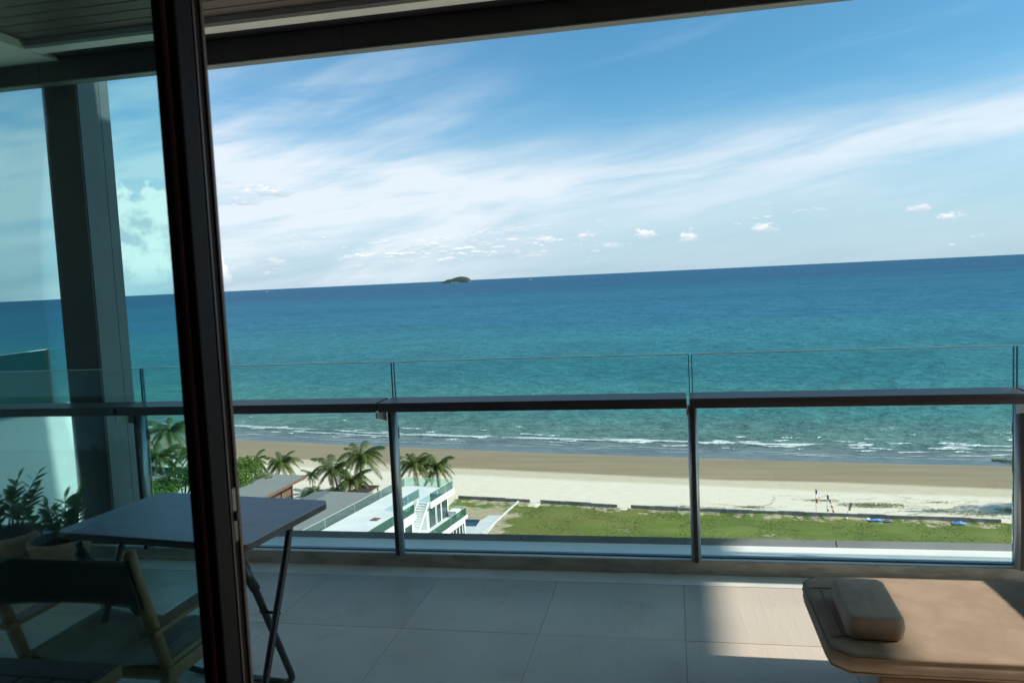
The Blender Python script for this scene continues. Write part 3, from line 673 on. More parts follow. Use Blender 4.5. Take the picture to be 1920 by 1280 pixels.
# ---- lounger, mattress, pillow, cloth
lg = thing('lounger', 'low wooden lounger frame under the tan mattress', 'lounger', (1.205, 2.825, 0.130))
for yy in (-0.315, 0.265): obj('side_rail', box(-0.615, 0.90, yy, yy + 0.05, 0.095, 0.158, 0.006), 'bed_wood', lg)
for k in range(11): obj('slat', box(-0.60 + k * 0.135, -0.60 + k * 0.135 + 0.10, -0.264, 0.264, 0.135, 0.156, 0.003), 'bed_wood', lg)
for sx in (-0.52, 0.80):
    for yy in (-0.31, 0.27): obj('leg', box(sx, sx + 0.055, yy - 0.02 + 0.018, yy + 0.057, -0.130, 0.0945, 0.006), 'bed_wood', lg)
mt = thing('mattress', 'tan fabric lounger mattress with piped edges', 'mattress', (1.205, 2.825, 0.288))
def cushion(hx, hy, h, rc, edge, puff, nx=30, ny=18, seed=0):
    """rounded upholstered slab: superellipse plan, soft edges, slightly crowned top"""
    r = random.Random(seed); bm = bmesh.new(); n = 72; rings = []
    plan = []
    for k in range(n):
        a = 2 * math.pi * k / n; c, s_ = math.cos(a), math.sin(a)
        # rounded rectangle by clamping
        R_ = 1 / max(abs(c) / hx, abs(s_) / hy); px_, py_ = c * R_, s_ * R_
        ax_, ay_ = abs(px_), abs(py_); cx_, cy_ = hx - rc, hy - rc
        if ax_ > cx_ and ay_ > cy_:
            dx_, dy_ = ax_ - cx_, ay_ - cy_; ang = math.atan2(dy_, dx_); ax_, ay_ = cx_ + rc * math.cos(ang), cy_ + rc * math.sin(ang)
        plan.append((math.copysign(ax_, px_), math.copysign(ay_, py_)))
    prof = [(edge * 1.0, 0.0), (edge * 0.35, edge * 0.10), (edge * 0.0, edge * 0.5), (-0.004, h * 0.5), (0.0, h - edge * 0.5), (edge * 0.3, h - edge * 0.12), (edge * 1.0, h)]
    def shrink(p, d): 
        fx = max(0.0, 1 - d / hx); fy = max(0.0, 1 - d / hy); return p[0] * fx, p[1] * fy
    for d, zz in prof: rings.append([bm.verts.new((*shrink(p, d), zz)) for p in plan])
    for f in (0.85, 0.6, 0.3): rings.append([bm.verts.new((p[0] * f * (1 - edge / hx), p[1] * f * (1 - edge / hy), h + puff * (1 - f * f) + r.uniform(-0.0012, 0.0012))) for p in plan])
    cv = bm.verts.new((0, 0, h + puff)); bv = bm.verts.new((0, 0, 0))
    for a, c in zip(rings, rings[1:]):
        for k in range(n): bm.faces.new((a[k], a[(k + 1) % n], c[(k + 1) % n], c[k]))
    for k in range(n): bm.faces.new((rings[-1][k], rings[-1][(k + 1) % n], cv)); bm.faces.new((rings[0][(k + 1) % n], rings[0][k], bv))
    return bm, plan
bm, plan = cushion(0.755, 0.330, 0.065, 0.085, 0.020, 0.006)
sq = lambda x_: x_ if x_ < 0.0 else x_ * 0.325 / 0.755
for v in bm.verts: v.co.x = sq(v.co.x)
body = obj('cover', bm, 'mattress', mt, smooth=True)
for zz, d in ((0.058, 0.004), (0.010, 0.004)):
    loop = [Vector((sq(p[0]) * (1 - (d - 0.003) / 0.755), p[1] * (1 - (d - 0.003) / 0.330), zz)) for p in plan]; loop.append(loop[0]); loop.append(loop[1])
    obj('piping', tube(loop, 0.0045, 6, cap=False), 'piping', mt, smooth=True)
for yy in (-0.20, 0.20): obj('seam', tube([(-0.738, yy, 0.0645), (-0.700, yy * 0.99, 0.0685), (-0.60, yy * 0.97, 0.0695)], 0.0022, 6), 'piping', mt, smooth=True)
obj('seam', tube([(-0.700, -0.20, 0.0678), (-0.700, 0.20, 0.0678)], 0.0022, 6), 'piping', mt, smooth=True)
pw = thing('pillow', 'small boxy brown head pillow lying on the tan mattress', 'pillow', (0.605, 2.765, 0.358), rad(-2))
bm, plan = cushion(0.084, 0.170, 0.074, 0.026, 0.015, 0.005, seed=3)
obj('cover', bm, 'pillow', pw, smooth=True)
obj('seam', tube([Vector((p[0] * 1.012, p[1] * 1.008, 0.037)) for p in plan + plan[:2]], 0.002, 6, cap=False), 'piping', pw, smooth=True)
# out-of-view raised end section and board, added to shade the mattress end
bm, plan = cushion(0.195, 0.330, 0.085, 0.06, 0.020, 0.005, seed=6)
M_ = Matrix.Translation((1.515 - 1.205, 0, 0.073)) @ Matrix.Rotation(rad(-60), 4, 'Y') @ Matrix.Translation((0.195, 0, 0))
bmesh.ops.transform(bm, matrix=M_, verts=list(bm.verts)); obj('added_shade_section', bm, 'mattress', mt, smooth=True)
bm = box(0.0, 0.40, -0.30, 0.30, -0.022, -0.002); bmesh.ops.transform(bm, matrix=Matrix.Translation((1.515 - 1.205, 0, 0.276)) @ Matrix.Rotation(rad(-60), 4, 'Y'), verts=list(bm.verts))
obj('added_shade_board', bm, 'bed_wood', lg)

# ================================================================== OUTDOORS
G = -30.0
XS = [-168, -94.7, -67.7, -35.7, -23.0, 3.4, 29.3, 49.6]; YS = [171, 155.8, 149.6, 141.4, 138.4, 134.9, 132.9, 131.3]
cf = np.polyfit(XS, YS, 2)
def shore(x):
    xc = min(max(x, -200), 90); b_ = float(np.polyval(cf, xc)); sl_ = 2 * cf[0] * xc + cf[1]
    return b_ + sl_ * (x - xc)
def grid_obj(name, xs, rows, zf, mat, yf, sattr=None, kind='structure'):
    V, F, A = [], [], []
    for r_ in rows:
        for x_ in xs: V.append((x_, yf(x_, r_), zf(x_, r_))); A.append(sattr(x_, r_) if sattr else 0)
    n = len(xs)
    for j in range(len(rows) - 1):
        for i in range(n - 1): a = j * n + i; F.append((a, a + 1, a + n + 1, a + n))
    o = pydata(name, V, F, mat, None, True); o['kind'] = kind
    at_ = o.data.attributes.new('s', 'FLOAT', 'POINT'); at_.data.foreach_set('value', np.array(A, 'f')); return o
xs = [-3000, -1200, -600, -400] + list(np.linspace(-300, 120, 106)) + [200, 400, 900, 3000]
def beach_z(x_, s_):
    if s_ < -14: return G
    return G - (s_ + 14) * 0.018
grid_obj('beach', xs, [-900, -400, -160, -100, -70, -50, -40] + list(range(-34, 4)) + [10, 40, 120], beach_z, 'sand', lambda x_, s_: shore(x_) + s_, lambda x_, s_: s_)
SEA = G - 0.255
rows = [-0.6, 0, 1, 2, 3, 4.5, 6, 8, 10, 12, 15, 18, 22, 27, 33, 40, 50, 65, 85, 120, 170, 240, 340, 500, 750, 1100, 1700, 2600, 4000, 7000, 12000, 22000, 45000, 90000]
xsea = [-120000, -40000, -12000, -4000, -1500, -600, -350] + list(np.linspace(-260, 140, 101)) + [300, 800, 2500, 8000, 30000, 120000]
def ysea(x_, s_):
    b_ = shore(max(min(x_, 140), -260))
    return b_ + s_ + random.Random(int(x_ * 3)).uniform(-0.9, 0.9) * (1 if s_ < 1.5 else 0.2)
grid_obj('sea', xsea, rows, lambda x_, s_: SEA, 'water', ysea, lambda x_, s_: s_)

# breaking wavelets
rn = random.Random(21); V, F, E_ = [], [], []
def wavelet(cx, s_, ln, wd, z=0.10):
    n = 12; i0 = len(V)
    for k in range(n + 1):
        u = k / n * 2 - 1; xx = cx + u * ln / 2; w = wd * (1 - u * u) ** 0.6 * rn.uniform(0.55, 1.15) + 0.02
        yb = shore(xx) + s_ + 0.35 * math.sin(u * 2.1 + cx) + rn.uniform(-.10, .10)
        for q, zz, e in ((-0.5, 0.02, 0.1), (0.0, z, 1.0), (0.9, 0.03, 0.0)):
            V.append((xx, yb + q * w, SEA + zz + 0.02)); E_.append(e * (1 - abs(u) ** 3) )
    for k in range(n):
        for q in (0, 1):
            a = i0 + k * 3 + q; F.append((a, a + 3, a + 4, a + 1))
for s_, num, lm, wm in ((8.0, 30, 5.0, 0.5), (10.8, 22, 6.0, 0.85), (12.3, 20, 6.0, 1.0), (14.6, 14, 4.0, 0.8), (18.5, 9, 3.2, 0.6), (24, 5, 2.4, .5)):
    for _ in range(num): wavelet(rn.uniform(-150, 66), s_ + rn.gauss(0, 0.6), lm * rn.uniform(0.35, 1.5), wm * rn.uniform(0.5, 1.4), 0.22)
for cx, s_, ln, wd in ((-48, 11.2, 9, 1.2), (-7, 11.6, 16, 1.5), (18, 11.5, 17, 1.9), (31, 12.2, 6, 1.1), (46, 14.5, 6, 1.2), (7, 11.0, 9, 1.5), (-90, 13, 8, 1.2)): wavelet(cx, s_, ln, wd, 0.45)
for _ in range(14): wavelet(rn.uniform(-150, 66), 11.4 + rn.gauss(0, .9), rn.uniform(16, 34), rn.uniform(.5, .9), 0.3)
for _ in range(70): wavelet(rn.uniform(-150, 66), rn.choice((5.5, 6.8, 4.0)) + rn.gauss(0, .3), rn.uniform(5, 16), rn.uniform(.10, .22), 0.05)
fo = pydata('surf_foam', V, F, 'foam'); tag(fo, 'broken white surf along the shallow shoreline', 'surf', kind='stuff')
a_ = fo.data.attributes.new('edge', 'FLOAT', 'POINT'); a_.data.foreach_set('value', np.array(E_, 'f'))

# ---- lawn behind the sea wall
def wall_y(x_): return float(np.interp(x_, [-31.1, -20.7, -8.0, 2.9, 37.3], [109.1, 107.7, 105.6, 104.3, 101.3]))
LZ = G + 0.13
V, F, A = [], [], []
lx = list(np.linspace(-31.5, 46, 120)); ly = list(np.linspace(0, 1, 40))
for v_ in ly:
    for x_ in lx:
        yt = wall_y(x_) - 0.1 if x_ < 37.3 else 101.2 - (x_ - 37.3) * 0.35
        yy = yt - v_ * 42
        b_ = 0.0
        edge = -22.3 - (107.8 - yy) * 0.13
        d_ = x_ - edge
        if d_ < 5: b_ = max(0.0, min(1.0, (5 - d_) / 6.0)) * (0.35 + 0.65 * min(1, max(0, (107 - yy) / 7)))
        if v_ < 0.03: b_ = max(b_, random.Random(int(x_ * 7)).uniform(.30, .75))
        elif v_ < 0.06: b_ = max(b_, random.Random(int(x_ * 5)).uniform(.0, .55))
        b_ = max(b_, 0.42 * max(0.0, math.sin(x_ * .31 + 1.0) * math.sin(yy * .9 + x_ * .1)))
        V.append((x_, yy, LZ + 0.06 * math.sin(x_ * .7) * math.sin(yy * .5))); A.append(b_)
n = len(lx)
for j in range(len(ly) - 1):
    for i in range(n - 1): a = j * n + i; F.append((a, a + n, a + n + 1, a + 1))
lw = pydata('lawn', V, F, 'lawn', None, True); lw['kind'] = 'structure'
a_ = lw.data.attributes.new('bare', 'FLOAT', 'POINT'); a_.data.foreach_set('value', np.array(A, 'f'))
rn = random.Random(8); V, F = [], []
for _ in range(7000):
    x_ = rn.uniform(-31, 46); yt = wall_y(x_) if x_ < 37.3 else 101 - (x_ - 37.3) * .35
    yy = yt - 0.3 - 15 * rn.random() ** 1.2
    edge = -22.3 - (107.8 - yy) * 0.13
    if x_ < edge + 3 and rn.random() < 0.72: continue
    for q in range(3):
        a = rn.uniform(0, 6.28); h_ = rn.uniform(0.02, 0.07); w_ = rn.uniform(0.05, 0.12); i0 = len(V); lx_, ly_ = rn.uniform(-.12, .12), rn.uniform(-.12, .12)
        V += [(x_ + lx_ - w_ * math.cos(a), yy + ly_ - w_ * math.sin(a), LZ), (x_ + lx_ + w_ * math.cos(a), yy + ly_ + w_ * math.sin(a), LZ), (x_ + lx_ + rn.uniform(-.12, .12), yy + ly_ + rn.uniform(-.12, .12), LZ + h_)]
        F.append((i0, i0 + 1, i0 + 2))
gt = pydata('grass', V, F, 'grass_tuft'); tag(gt, 'rough grass tufts growing on the lawn', 'grass', kind='stuff')

# creepers on the sand
V, F = [], []
def creeper(cx, cy, rx, ry, num, runners=8):
    for _ in range(num):
        a = rn.uniform(0, 6.28); q = rn.random() ** 0.7; x_, y_ = cx + rx * q * math.cos(a), cy + ry * q * math.sin(a); leafc(x_, y_)
    for _ in range(runners):
        a = rn.uniform(-0.4, 0.4) + rn.choice((0, 3.14)); x_, y_ = cx + rn.uniform(-rx, rx) * .6, cy + rn.uniform(-ry, ry)
        for k in range(rn.randint(14, 34)): x_ += .22 * math.cos(a); y_ += .22 * math.sin(a); a += rn.gauss(0, .12); leafc(x_ + rn.gauss(0, .05), y_ + rn.gauss(0, .05))
def leafc(x_, y_):
    s_ = rn.uniform(.04, .10); i0 = len(V); a = rn.uniform(0, 6.28); z_ = G + rn.uniform(.03, .14)
    for k in range(4): V.append((x_ + s_ * math.cos(a + k * 1.57), y_ + s_ * math.sin(a + k * 1.57), z_ + rn.uniform(-.03, .05)))
    F.append((i0, i0 + 1, i0 + 2, i0 + 3))
for args in ((24.5, 108.2, 4.2, 1.1, 900, 14), (18.5, 110.2, 2.6, .35, 160, 4), (9.2, 106.8, 2.0, .45, 170, 8), (31.8, 106.3, 1.8, .9, 170, 10), (33, 109.8, 2.2, .3, 60, 4), (36, 105.0, 3.4, 1.2, 240, 12), (4.5, 106.3, 1.6, .3, 40, 5), (0.4, 106.6, 1.2, .3, 40, 3), (40, 106.5, 1.5, 1.2, 220, 5)): creeper(*args)
cp = pydata('beach_creeper', V, F, 'creeper'); tag(cp, 'patches of green creeper trailing over the pale sand', 'creeper', kind='stuff')

# ---- sea wall lengths
def wall_seg(label, xa, xb):
    o = thing('sea_wall', label, 'wall', ((xa + xb) / 2, wall_y((xa + xb) / 2), G))
    n = max(2, int((xb - xa) / 3.0)); st_ = (xb - xa) / n
    for k in range(n):
        x0, x1 = xa + k * st_ + .01, xa + (k + 1) * st_ - .01
        p = [(x0, wall_y(x0) - .14), (x1, wall_y(x1) - .14), (x1, wall_y(x1) + .14), (x0, wall_y(x0) + .14)]
        hh_ = 0.56 + 0.04 * math.sin(k * 2.3 + xa)
        b = prism(p, G - .2, G + hh_, .02)
        for v in b.verts: v.co -= o.location
        obj('wall_panel', b, 'concrete', o)
wall_seg('short concrete sea wall length next to the white villa', -31.2, -20.4)
wall_seg('middle concrete sea wall length between the two sand ramps', -18.9, -8.1)
wall_seg('long concrete sea wall length running past the marker flags', -6.3, 37.2)
# sand spilling through the two gaps
for cx, cy in ((-19.6, 106.9), (-7.2, 104.9)):
    b = bmesh.new(); bmesh.ops.create_uvsphere(b, u_segments=24, v_segments=12, radius=1)
    for v in b.verts:
        k = 1 + .22 * math.sin(v.co.x * 5 + cx) ; v.co = Vector((v.co.x * 1.0 * k, v.co.y * 1.5 * k - .2, max(v.co.z, -.2) * .20))
    o = obj('sand_ramp', b, 'sand', None, True); o.location = (cx, cy, G); tag(o, kind='structure')
    a_ = o.data.attributes.new('s', 'FLOAT', 'POINT'); a_.data.foreach_set('value', np.full(len(o.data.vertices), -30, 'f'))
# low boundary kerb running over the lawn to the pool deck
bk = thing('boundary_kerb', 'narrow pale concrete kerb crossing the lawn from the pool deck', 'kerb', (-23.2, 101, G))
for k in range(6):
    y0, y1 = 93.5 + k * 2.4, 93.5 + k * 2.4 + 2.38
    f_ = lambda y_: -24.1 + (y_ - 94.2) * 0.135
    b = prism([(f_(y0), y0), (f_(y0) + .28, y0), (f_(y1) + .28, y1), (f_(y1), y1)], G, G + .30, .02)
    for v in b.verts: v.co -= bk.location
    obj('kerb_length', b, 'pool_deck', bk)

# ---- marker flags and litter
def flag(label, x_, y_, h_, lean, cols):
    o = thing('marker_flag', label, 'flag', (x_, y_, G), group='marker flags by the sea wall')
    P = [(0, 0, 0), (lean * .5 * h_, 0, h_ * .5), (lean * h_, 0, h_)]
    obj('pole', tube(P, [.028, .022, .016], 7), 'pole', o)
    for z0, z1, w_, c_ in cols:
        nx = 6; V, F = [], []
        for i in range(nx + 1):
            u = i / nx
            for zz in (z0, z1): V.append((lean * zz * h_ + u * w_, .10 * math.sin(u * 5), zz * h_ - u * u * w_ * .55))
        for i in range(nx): a = i * 2; F.append((a, a + 2, a + 3, a + 1))
        fl = pydata('flag', V, F, c_, o); md = fl.modifiers.new('t', 'SOLIDIFY'); md.thickness = .01
flag('tall pole with a dark flag above an orange flag', 16.9, 103.4, 3.4, -0.02, ((.84, 1.0, .18, 'flag_dark'), (.50, .66, .22, 'flag_orange')))
flag('tall pole with a single dark flag at its head', 18.2, 103.4, 2.7, 0.0, ((.80, 1.0, .2, 'flag_dark'), (.24, .34, .16, 'flag_dark')))
flag('short leaning pole with a dark and a yellow flag over an orange one', 19.1, 104.3, 1.9, -.28, ((.76, 1.0, .16, 'flag_dark'), (.40, .60, .22, 'flag_yellow'), (.1, .32, .2, 'flag_orange')))
flag('short leaning pole with a yellow flag', 20.8, 104.6, 1.4, .30, ((.72, 1.0, .18, 'flag_dark'), (.30, .72, .2, 'flag_yellow')))
def tarp(label, x_, y_, w_, d_, mat, seed):
    r = random.Random(seed); V, F = [], []; n = 10
    for j in range(n + 1):
        for i in range(n + 1):
            u, v = i / n - .5, j / n - .5
            V.append((u * w_ * (1 + r.uniform(-.08, .08)), v * d_ * (1 + r.uniform(-.1, .1)), .05 + .18 * max(0, 1 - 4 * (u * u + v * v)) * r.uniform(.4, 1.5)))
    for j in range(n):
        for i in range(n): a = j * (n + 1) + i; F.append((a, a + 1, a + n + 2, a + n + 1))
    o = pydata('tarpaulin', V, F, mat, None); o.location = (x_, y_, LZ + .1); md = o.modifiers.new('t', 'SOLIDIFY'); md.thickness = .01
    tag(o, label, 'tarpaulin', 'sheets left on the lawn')
tarp('bright blue crumpled tarpaulin on the lawn beside white scraps', 23.4, 101.2, 1.5, .8, 'tarp_blue', 1)
tarp('small dull blue tarpaulin piece on the lawn next to the brighter one', 24.8, 101.0, .9, .7, 'flag_dark', 2)
tarp('pale blue crumpled tarpaulin near the end of the sea wall', 32.4, 100.4, 1.5, .8, 'tarp_blue', 3)
tarp('white scrap of sheet lying against the bright blue tarpaulin', 22.4, 101.3, .9, .35, 'tarp_white', 4)
tarp('tiny white scrap on the grass below the marker flags', 20.1, 101.6, .35, .3, 'tarp_white', 5)

# ---- palms
def frond_mesh(L_, rise, droop, seed, mat, dens=54):
    r = random.Random(seed); V, F = [], []; P = []
    for k in range(dens + 1):
        u = k / dens; P.append(Vector((L_ * (u - .10 * droop * u * u), 0, L_ * (rise * u - droop * u * u * .75))))
    for k in range(dens):                                 # rachis
        w_ = .045 * (1 - k / dens) + .012; i0 = len(V); a, b_ = P[k], P[k + 1]
        V += [a + Vector((0, -w_, 0)), a + Vector((0, w_, 0)), b_ + Vector((0, w_ * .9, 0)), b_ + Vector((0, -w_ * .9, 0))]; F.append((i0, i0 + 1, i0 + 2, i0 + 3))
    for k in range(3, dens + 1):
        u = k / dens; ll = L_ * .27 * math.sin(math.pi * min(1, .14 + u * .80)) ** .7 * r.uniform(.85, 1.1)
        d = (P[k] - P[k - 1]).normalized()
        for sg in (-1, 1):
            o_ = Vector((d.x * .62, sg * .80, d.z * .62 - r.uniform(.15, .75))).normalized(); tip = P[k] + o_ * ll + Vector((0, 0, -ll * r.uniform(.10, .40)))
            mid = P[k] + o_ * ll * .5; wv_ = d * .046; i0 = len(V)
            V += [P[k] - wv_ * .6, P[k] + wv_ * .6, mid + wv_, tip, mid - wv_]; F += [(i0, i0 + 1, i0 + 2, i0 + 4), (i0 + 4, i0 + 2, i0 + 3)]
    me = bpy.data.meshes.new('frond'); me.from_pydata([tuple(v) for v in V], [], F); me.materials.append(MATS[mat]); return me
FR = [frond_mesh(3.6, 1.15, .95, 1, 'palm_leaf'), frond_mesh(3.9, .85, 1.25, 2, 'palm_leaf'), frond_mesh(3.9, .48, 1.3, 3, 'palm_leaf'), frond_mesh(3.5, .12, 1.25, 4, 'palm_leaf'), frond_mesh(3.2, -.35, .75, 5, 'palm_old'), frond_mesh(3.0, 1.7, .75, 6, 'palm_leaf')]
def palm(label, x_, y_, zc, sc, seed, base_z=G, nf=20, bend=None):
    r = random.Random(seed); h_ = zc - base_z; bx_, by_ = bend or (r.uniform(-.9, .9), r.uniform(-.7, .7))
    o = thing('palm_tree', label, 'palm tree', (x_ - bx_, y_ - by_, base_z), group='coconut palms along the beach')
    P = [Vector((bx_ * (k / 10) ** 1.6, by_ * (k / 10) ** 1.6, h_ * k / 10)) for k in range(11)]
    obj('trunk', tube(P, [.22 * sc - .11 * sc * k / 10 + (.10 * sc if k == 0 else 0) for k in range(11)], 9), 'palm_trunk', o, smooth=True)
    top_ = P[-1]
    nf += 5
    for k in range(nf):
        lv = k / (nf - 1); idx = 0 if lv < .24 else 1 if lv < .50 else 2 if lv < .74 else 3 if lv < .86 or r.random() < .35 else 4
        f_ = link(bpy.data.objects.new('frond', FR[idx]), o); f_.location = top_ + Vector((0, 0, .12 * sc))
        a = k * 2.39996 + r.uniform(-.3, .3); s_ = sc * r.uniform(.66, 1.05)
        f_.rotation_euler = (r.uniform(-.35, .35), r.uniform(-.12, .12), a); f_.scale = (s_, s_ * r.uniform(.85, 1.1), s_)
    for k in range(5):
        a = r.uniform(0, 6.28); b = bmesh.new(); bmesh.ops.create_icosphere(b, subdivisions=1, radius=.16 * sc)
        obj('coconut', b, 'coconut', o, True).location = top_ + Vector((.30 * sc * math.cos(a), .30 * sc * math.sin(a), -.22 * sc))
palm('slim palm behind the bright green tree, farthest from the villa', -64.9, 112, -25.4, .85, 1)
palm('palm rising over the ridge of the middle grey roof', -60.7, 113, -25.7, .95, 2)
palm('small young palm in front of the wide palm clump', -51.4, 104, -25.2, .50, 3, nf=13)
palm('broad bright palm at the middle of the palm clump', -48.9, 106, -25.0, .98, 4, nf=22)
palm('tallest palm of the clump, standing out over the sand', -46.6, 111, -24.2, 1.08, 5, nf=24)
palm('low palm leaning towards the brown pergola', -45.0, 103.5, -26.0, .92, 6, nf=20, bend=(1.4, -.4))
palm('full palm beyond the villa roof terrace, beside the steel post', -37.2, 108, -24.7, 1.02, 7, nf=22)
palm('windswept palm beyond the far corner of the villa roof terrace', -34.6, 110, -25.5, .95, 8, nf=19)
palm('tall palm seen over the sea through the tinted door glass', -82.0, 116, -21.2, 1.15, 9, nf=21)
palm('low spreading palm above the grey roof behind the tinted glass', -75.5, 104, -22.6, 1.05, 10, nf=21)
palm('tall palm beside the dark column seen through the tinted glass', -89.8, 116, -22.0, 1.20, 11, nf=22)
palm('shorter palm close by the dark column over the grey roof', -78.4, 101, -24.0, 1.05, 12, nf=22)
palm('leafy palm between the low palm and the dark door frame', -70.6, 106, -22.8, 1.1, 13, nf=24)

# ---- broadleaf trees and shrubs
def leaf_cloud(r, blobs, num, size, squash=.9):
    V, F = [], []; tot = sum(b_[3] ** 2 for b_ in blobs)
    for (cx, cy, cz, R_) in blobs:
        k_ = int(num * R_ ** 2 / tot)
        for _ in range(k_):
            d = Vector((r.gauss(0, 1), r.gauss(0, 1), r.gauss(0, 1))).normalized(); q = R_ * (1 - .42 * r.random() ** 2.2) * (1 + .16 * math.sin(d.x * 7 + cx) * math.sin(d.y * 6 + d.z * 5))
            p = Vector((cx, cy, cz)) + Vector((d.x, d.y, d.z * squash)) * q
            n_ = (d + Vector((r.gauss(0, .5), r.gauss(0, .5), r.gauss(0, .5) + .5))).normalized(); a = n_.orthogonal().normalized(); a = Matrix.Rotation(r.uniform(0, 6.28), 3, n_) @ a; b_ = n_.cross(a); s_ = size * r.uniform(.6, 1.3); i0 = len(V)
            V += [p - a * s_, p - b_ * s_ * .45 + a * .1 * s_, p + a * s_, p + b_ * s_ * .45 + a * .1 * s_]; F.append((i0, i0 + 1, i0 + 2, i0 + 3))
    return V, F
def tree(name, label, loc, blobs, num, size, mat, trunk_h, trunk_r, seed, cat='tree', group=None):
    r = random.Random(seed); o = thing(name, label, cat, loc, group=group)
    tr = obj('trunk', tube([(0, 0, 0), (.1, .05, trunk_h * .5), (0, .1, trunk_h)], [trunk_r, trunk_r * .8, trunk_r * .55], 9), 'bark', o, smooth=True)
    for b_ in blobs[:7]:
        obj('limb', tube([(0, .05, trunk_h * .72), (b_[0] * .5, b_[1] * .5, (trunk_h * .72 + b_[2]) / 2 + .2), (b_[0] * .9, b_[1] * .9, b_[2])], [trunk_r * .45, trunk_r * .3, trunk_r * .12], 6), 'bark', tr, smooth=True)
    V, F = leaf_cloud(r, blobs, num, size); pydata('crown', V, F, mat, o); return o
def blobs_(seed, n, R_, H0, H1, br):
    r = random.Random(seed); return [(r.uniform(-R_, R_), r.uniform(-R_, R_), r.uniform(H0, H1), br * r.uniform(.7, 1.2)) for _ in range(n)]
tree('shade_tree', 'bright green rounded tree beside the middle grey roof', (-59.0, 98.5, G), blobs_(1, 12, 2.4, 5.0, 7.6, 1.5), 6500, .16, 'bush_leaf', 5.2, .28, 1)
tree('shade_tree', 'dense dark green tree in front of the red eaved roof', (-66.4, 96.0, G), blobs_(2, 10, 2.0, 4.8, 7.4, 1.5), 5000, .17, 'dark_leaf', 4.0, .28, 2)
tree('garden_shrub', 'yellow green shrub under the red eaved roof', (-67.8, 93.0, G), blobs_(3, 8, 1.5, 4.0, 6.0, 1.2), 3600, .18, 'bush_leaf', 2.6, .18, 3, 'shrub')
tree('garden_shrub', 'low bright shrub row behind the right hand grey roof', (-48.8, 103.8, G), [(-3.2 + k * .9, .3 * math.sin(k * 2), 2.0 + .35 * math.sin(k * 1.7), 1.0) for k in range(8)], 3600, .15, 'bush_leaf', 1.6, .15, 4, 'shrub')
tree('garden_shrub', 'dark green shrub under the eave of the grey roof by the pergola', (-38.6, 96.6, G), blobs_(6, 6, 1.0, 1.6, 2.6, .9), 2200, .14, 'dark_leaf', 1.4, .12, 5, 'shrub')
# casuarina whose branch reaches in from the right
o = tree('casuarina_tree', 'feathery casuarina reaching over the beach beside the steel end post', (48.6, 106.5, G), [(0.5, 0, 5.4, 2.6), (-1.8, -.4, 5.0, 1.7), (2.2, .8, 6.4, 2.4), (.6, -.5, 8.4, 2.2), (-2.6, .8, 3.4, 1.5), (-1.2, -1.2, 3.0, 1.6)], 7000, .16, 'pine_leaf', 6.5, .30, 9)
r = random.Random(3); V, F = [], []
bp_ = [Vector((0, 0, 4.6)), Vector((-4.0, -.6, 6.0)), Vector((-7.2, -1.0, 6.4)), Vector((-11.0, -1.3, 6.7))]
obj('branch', tube(bp_, [.14, .09, .05, .02], 7), 'bark', o, smooth=True)
for _ in range(1500):
    u = r.random() ** .7; fi = (1 + 2 * u) ; i0_ = min(int(fi), 2); p = bp_[i0_].lerp(bp_[i0_ + 1], fi - i0_) + Vector((r.gauss(0, .30), r.gauss(0, .35), r.gauss(0, .20) - .1)) * (1.25 - u * .9)
    d = Vector((r.uniform(-1, .4), r.uniform(-.7, .7), r.uniform(-.6, .5))).normalized() * r.uniform(.15, .34); w_ = d.orthogonal().normalized() * .022; i0 = len(V)
    V += [p - w_, p + w_, p + d]; F.append((i0, i0 + 1, i0 + 2))
pydata('branch_foliage', V, F, 'pine_leaf', o)

# ---- grey roofed houses
def house(label, x0, x1, y0, y1, ez, rotz, ridge=0.9, seed=0):
    cx, cy = (x0 + x1) / 2, (y0 + y1) / 2; w_, d_ = (x1 - x0) / 2, (y1 - y0) / 2
    o = thing('bungalow', label, 'house', (cx, cy, G), rotz, 'grey roofed houses'); e_ = ez - G
    obj('wall', box(-w_ + .8, w_ - 1.6, -d_ + .8, d_ - 1.2, 0, e_ - .28), 'house_wall', o)
    V = [(-w_, -d_, e_), (w_, -d_, e_), (w_, d_, e_), (-w_, d_, e_), (-w_ * .25, -d_ + 1.2, e_ + ridge), (-w_ * .25, d_ - 1.6, e_ + ridge)]
    V2 = [(v[0], v[1], v[2] - .14) for v in V[:4]]
    F = [(0, 1, 4), (1, 2, 5, 4), (2, 3, 5), (3, 0, 4, 5), (6, 7, 1, 0), (7, 8, 2, 1), (8, 9, 3, 2), (9, 6, 0, 3), (9, 8, 7, 6)]
    rf = pydata('roof', V + V2, F, 'shingle', o)
    for nm, a in (('fascia', (w_ + .002, w_ + .05, -d_, d_)), ('fascia', (-w_ - .05, -w_ - .002, -d_, d_)), ('fascia', (-w_, w_, d_ + .002, d_ + .05)), ('fascia', (-w_, w_, -d_ - .05, -d_ - .002))):
        obj(nm, box(*a, e_ - .34, e_ + .015), 'fascia_brown', rf)
    n = max(2, int(2 * d_ / 3.2))
    for k in range(n):
        yy = -d_ + 1.3 + k * (2 * d_ - 2.6) / n
        wn = obj('window', box(w_ - 1.60 + .003, w_ - 1.60 + .06, yy, yy + 2.2, .3, 2.7), 'window_dark', o)
        obj('window_frame', box(w_ - 1.60 + .062, w_ - 1.60 + .10, yy + 1.06, yy + 1.14, .3, 2.7), 'fascia_brown', wn)
        obj('beam', box(w_ - 1.60 + .003, w_ - 1.42, yy + 2.3, yy + 2.45, 0, e_ - .29), 'fascia_brown', o)
house('grey shingled house with brown eaves next to the white villa', -47.2, -38.7, 70.0, 94.6, -25.0, rad(-3.5), .55)
house('grey shingled house between the bright green tree and the palm clump', -59.6, -52.0, 84.0, 103.3, -25.0, rad(-2.0), .55)
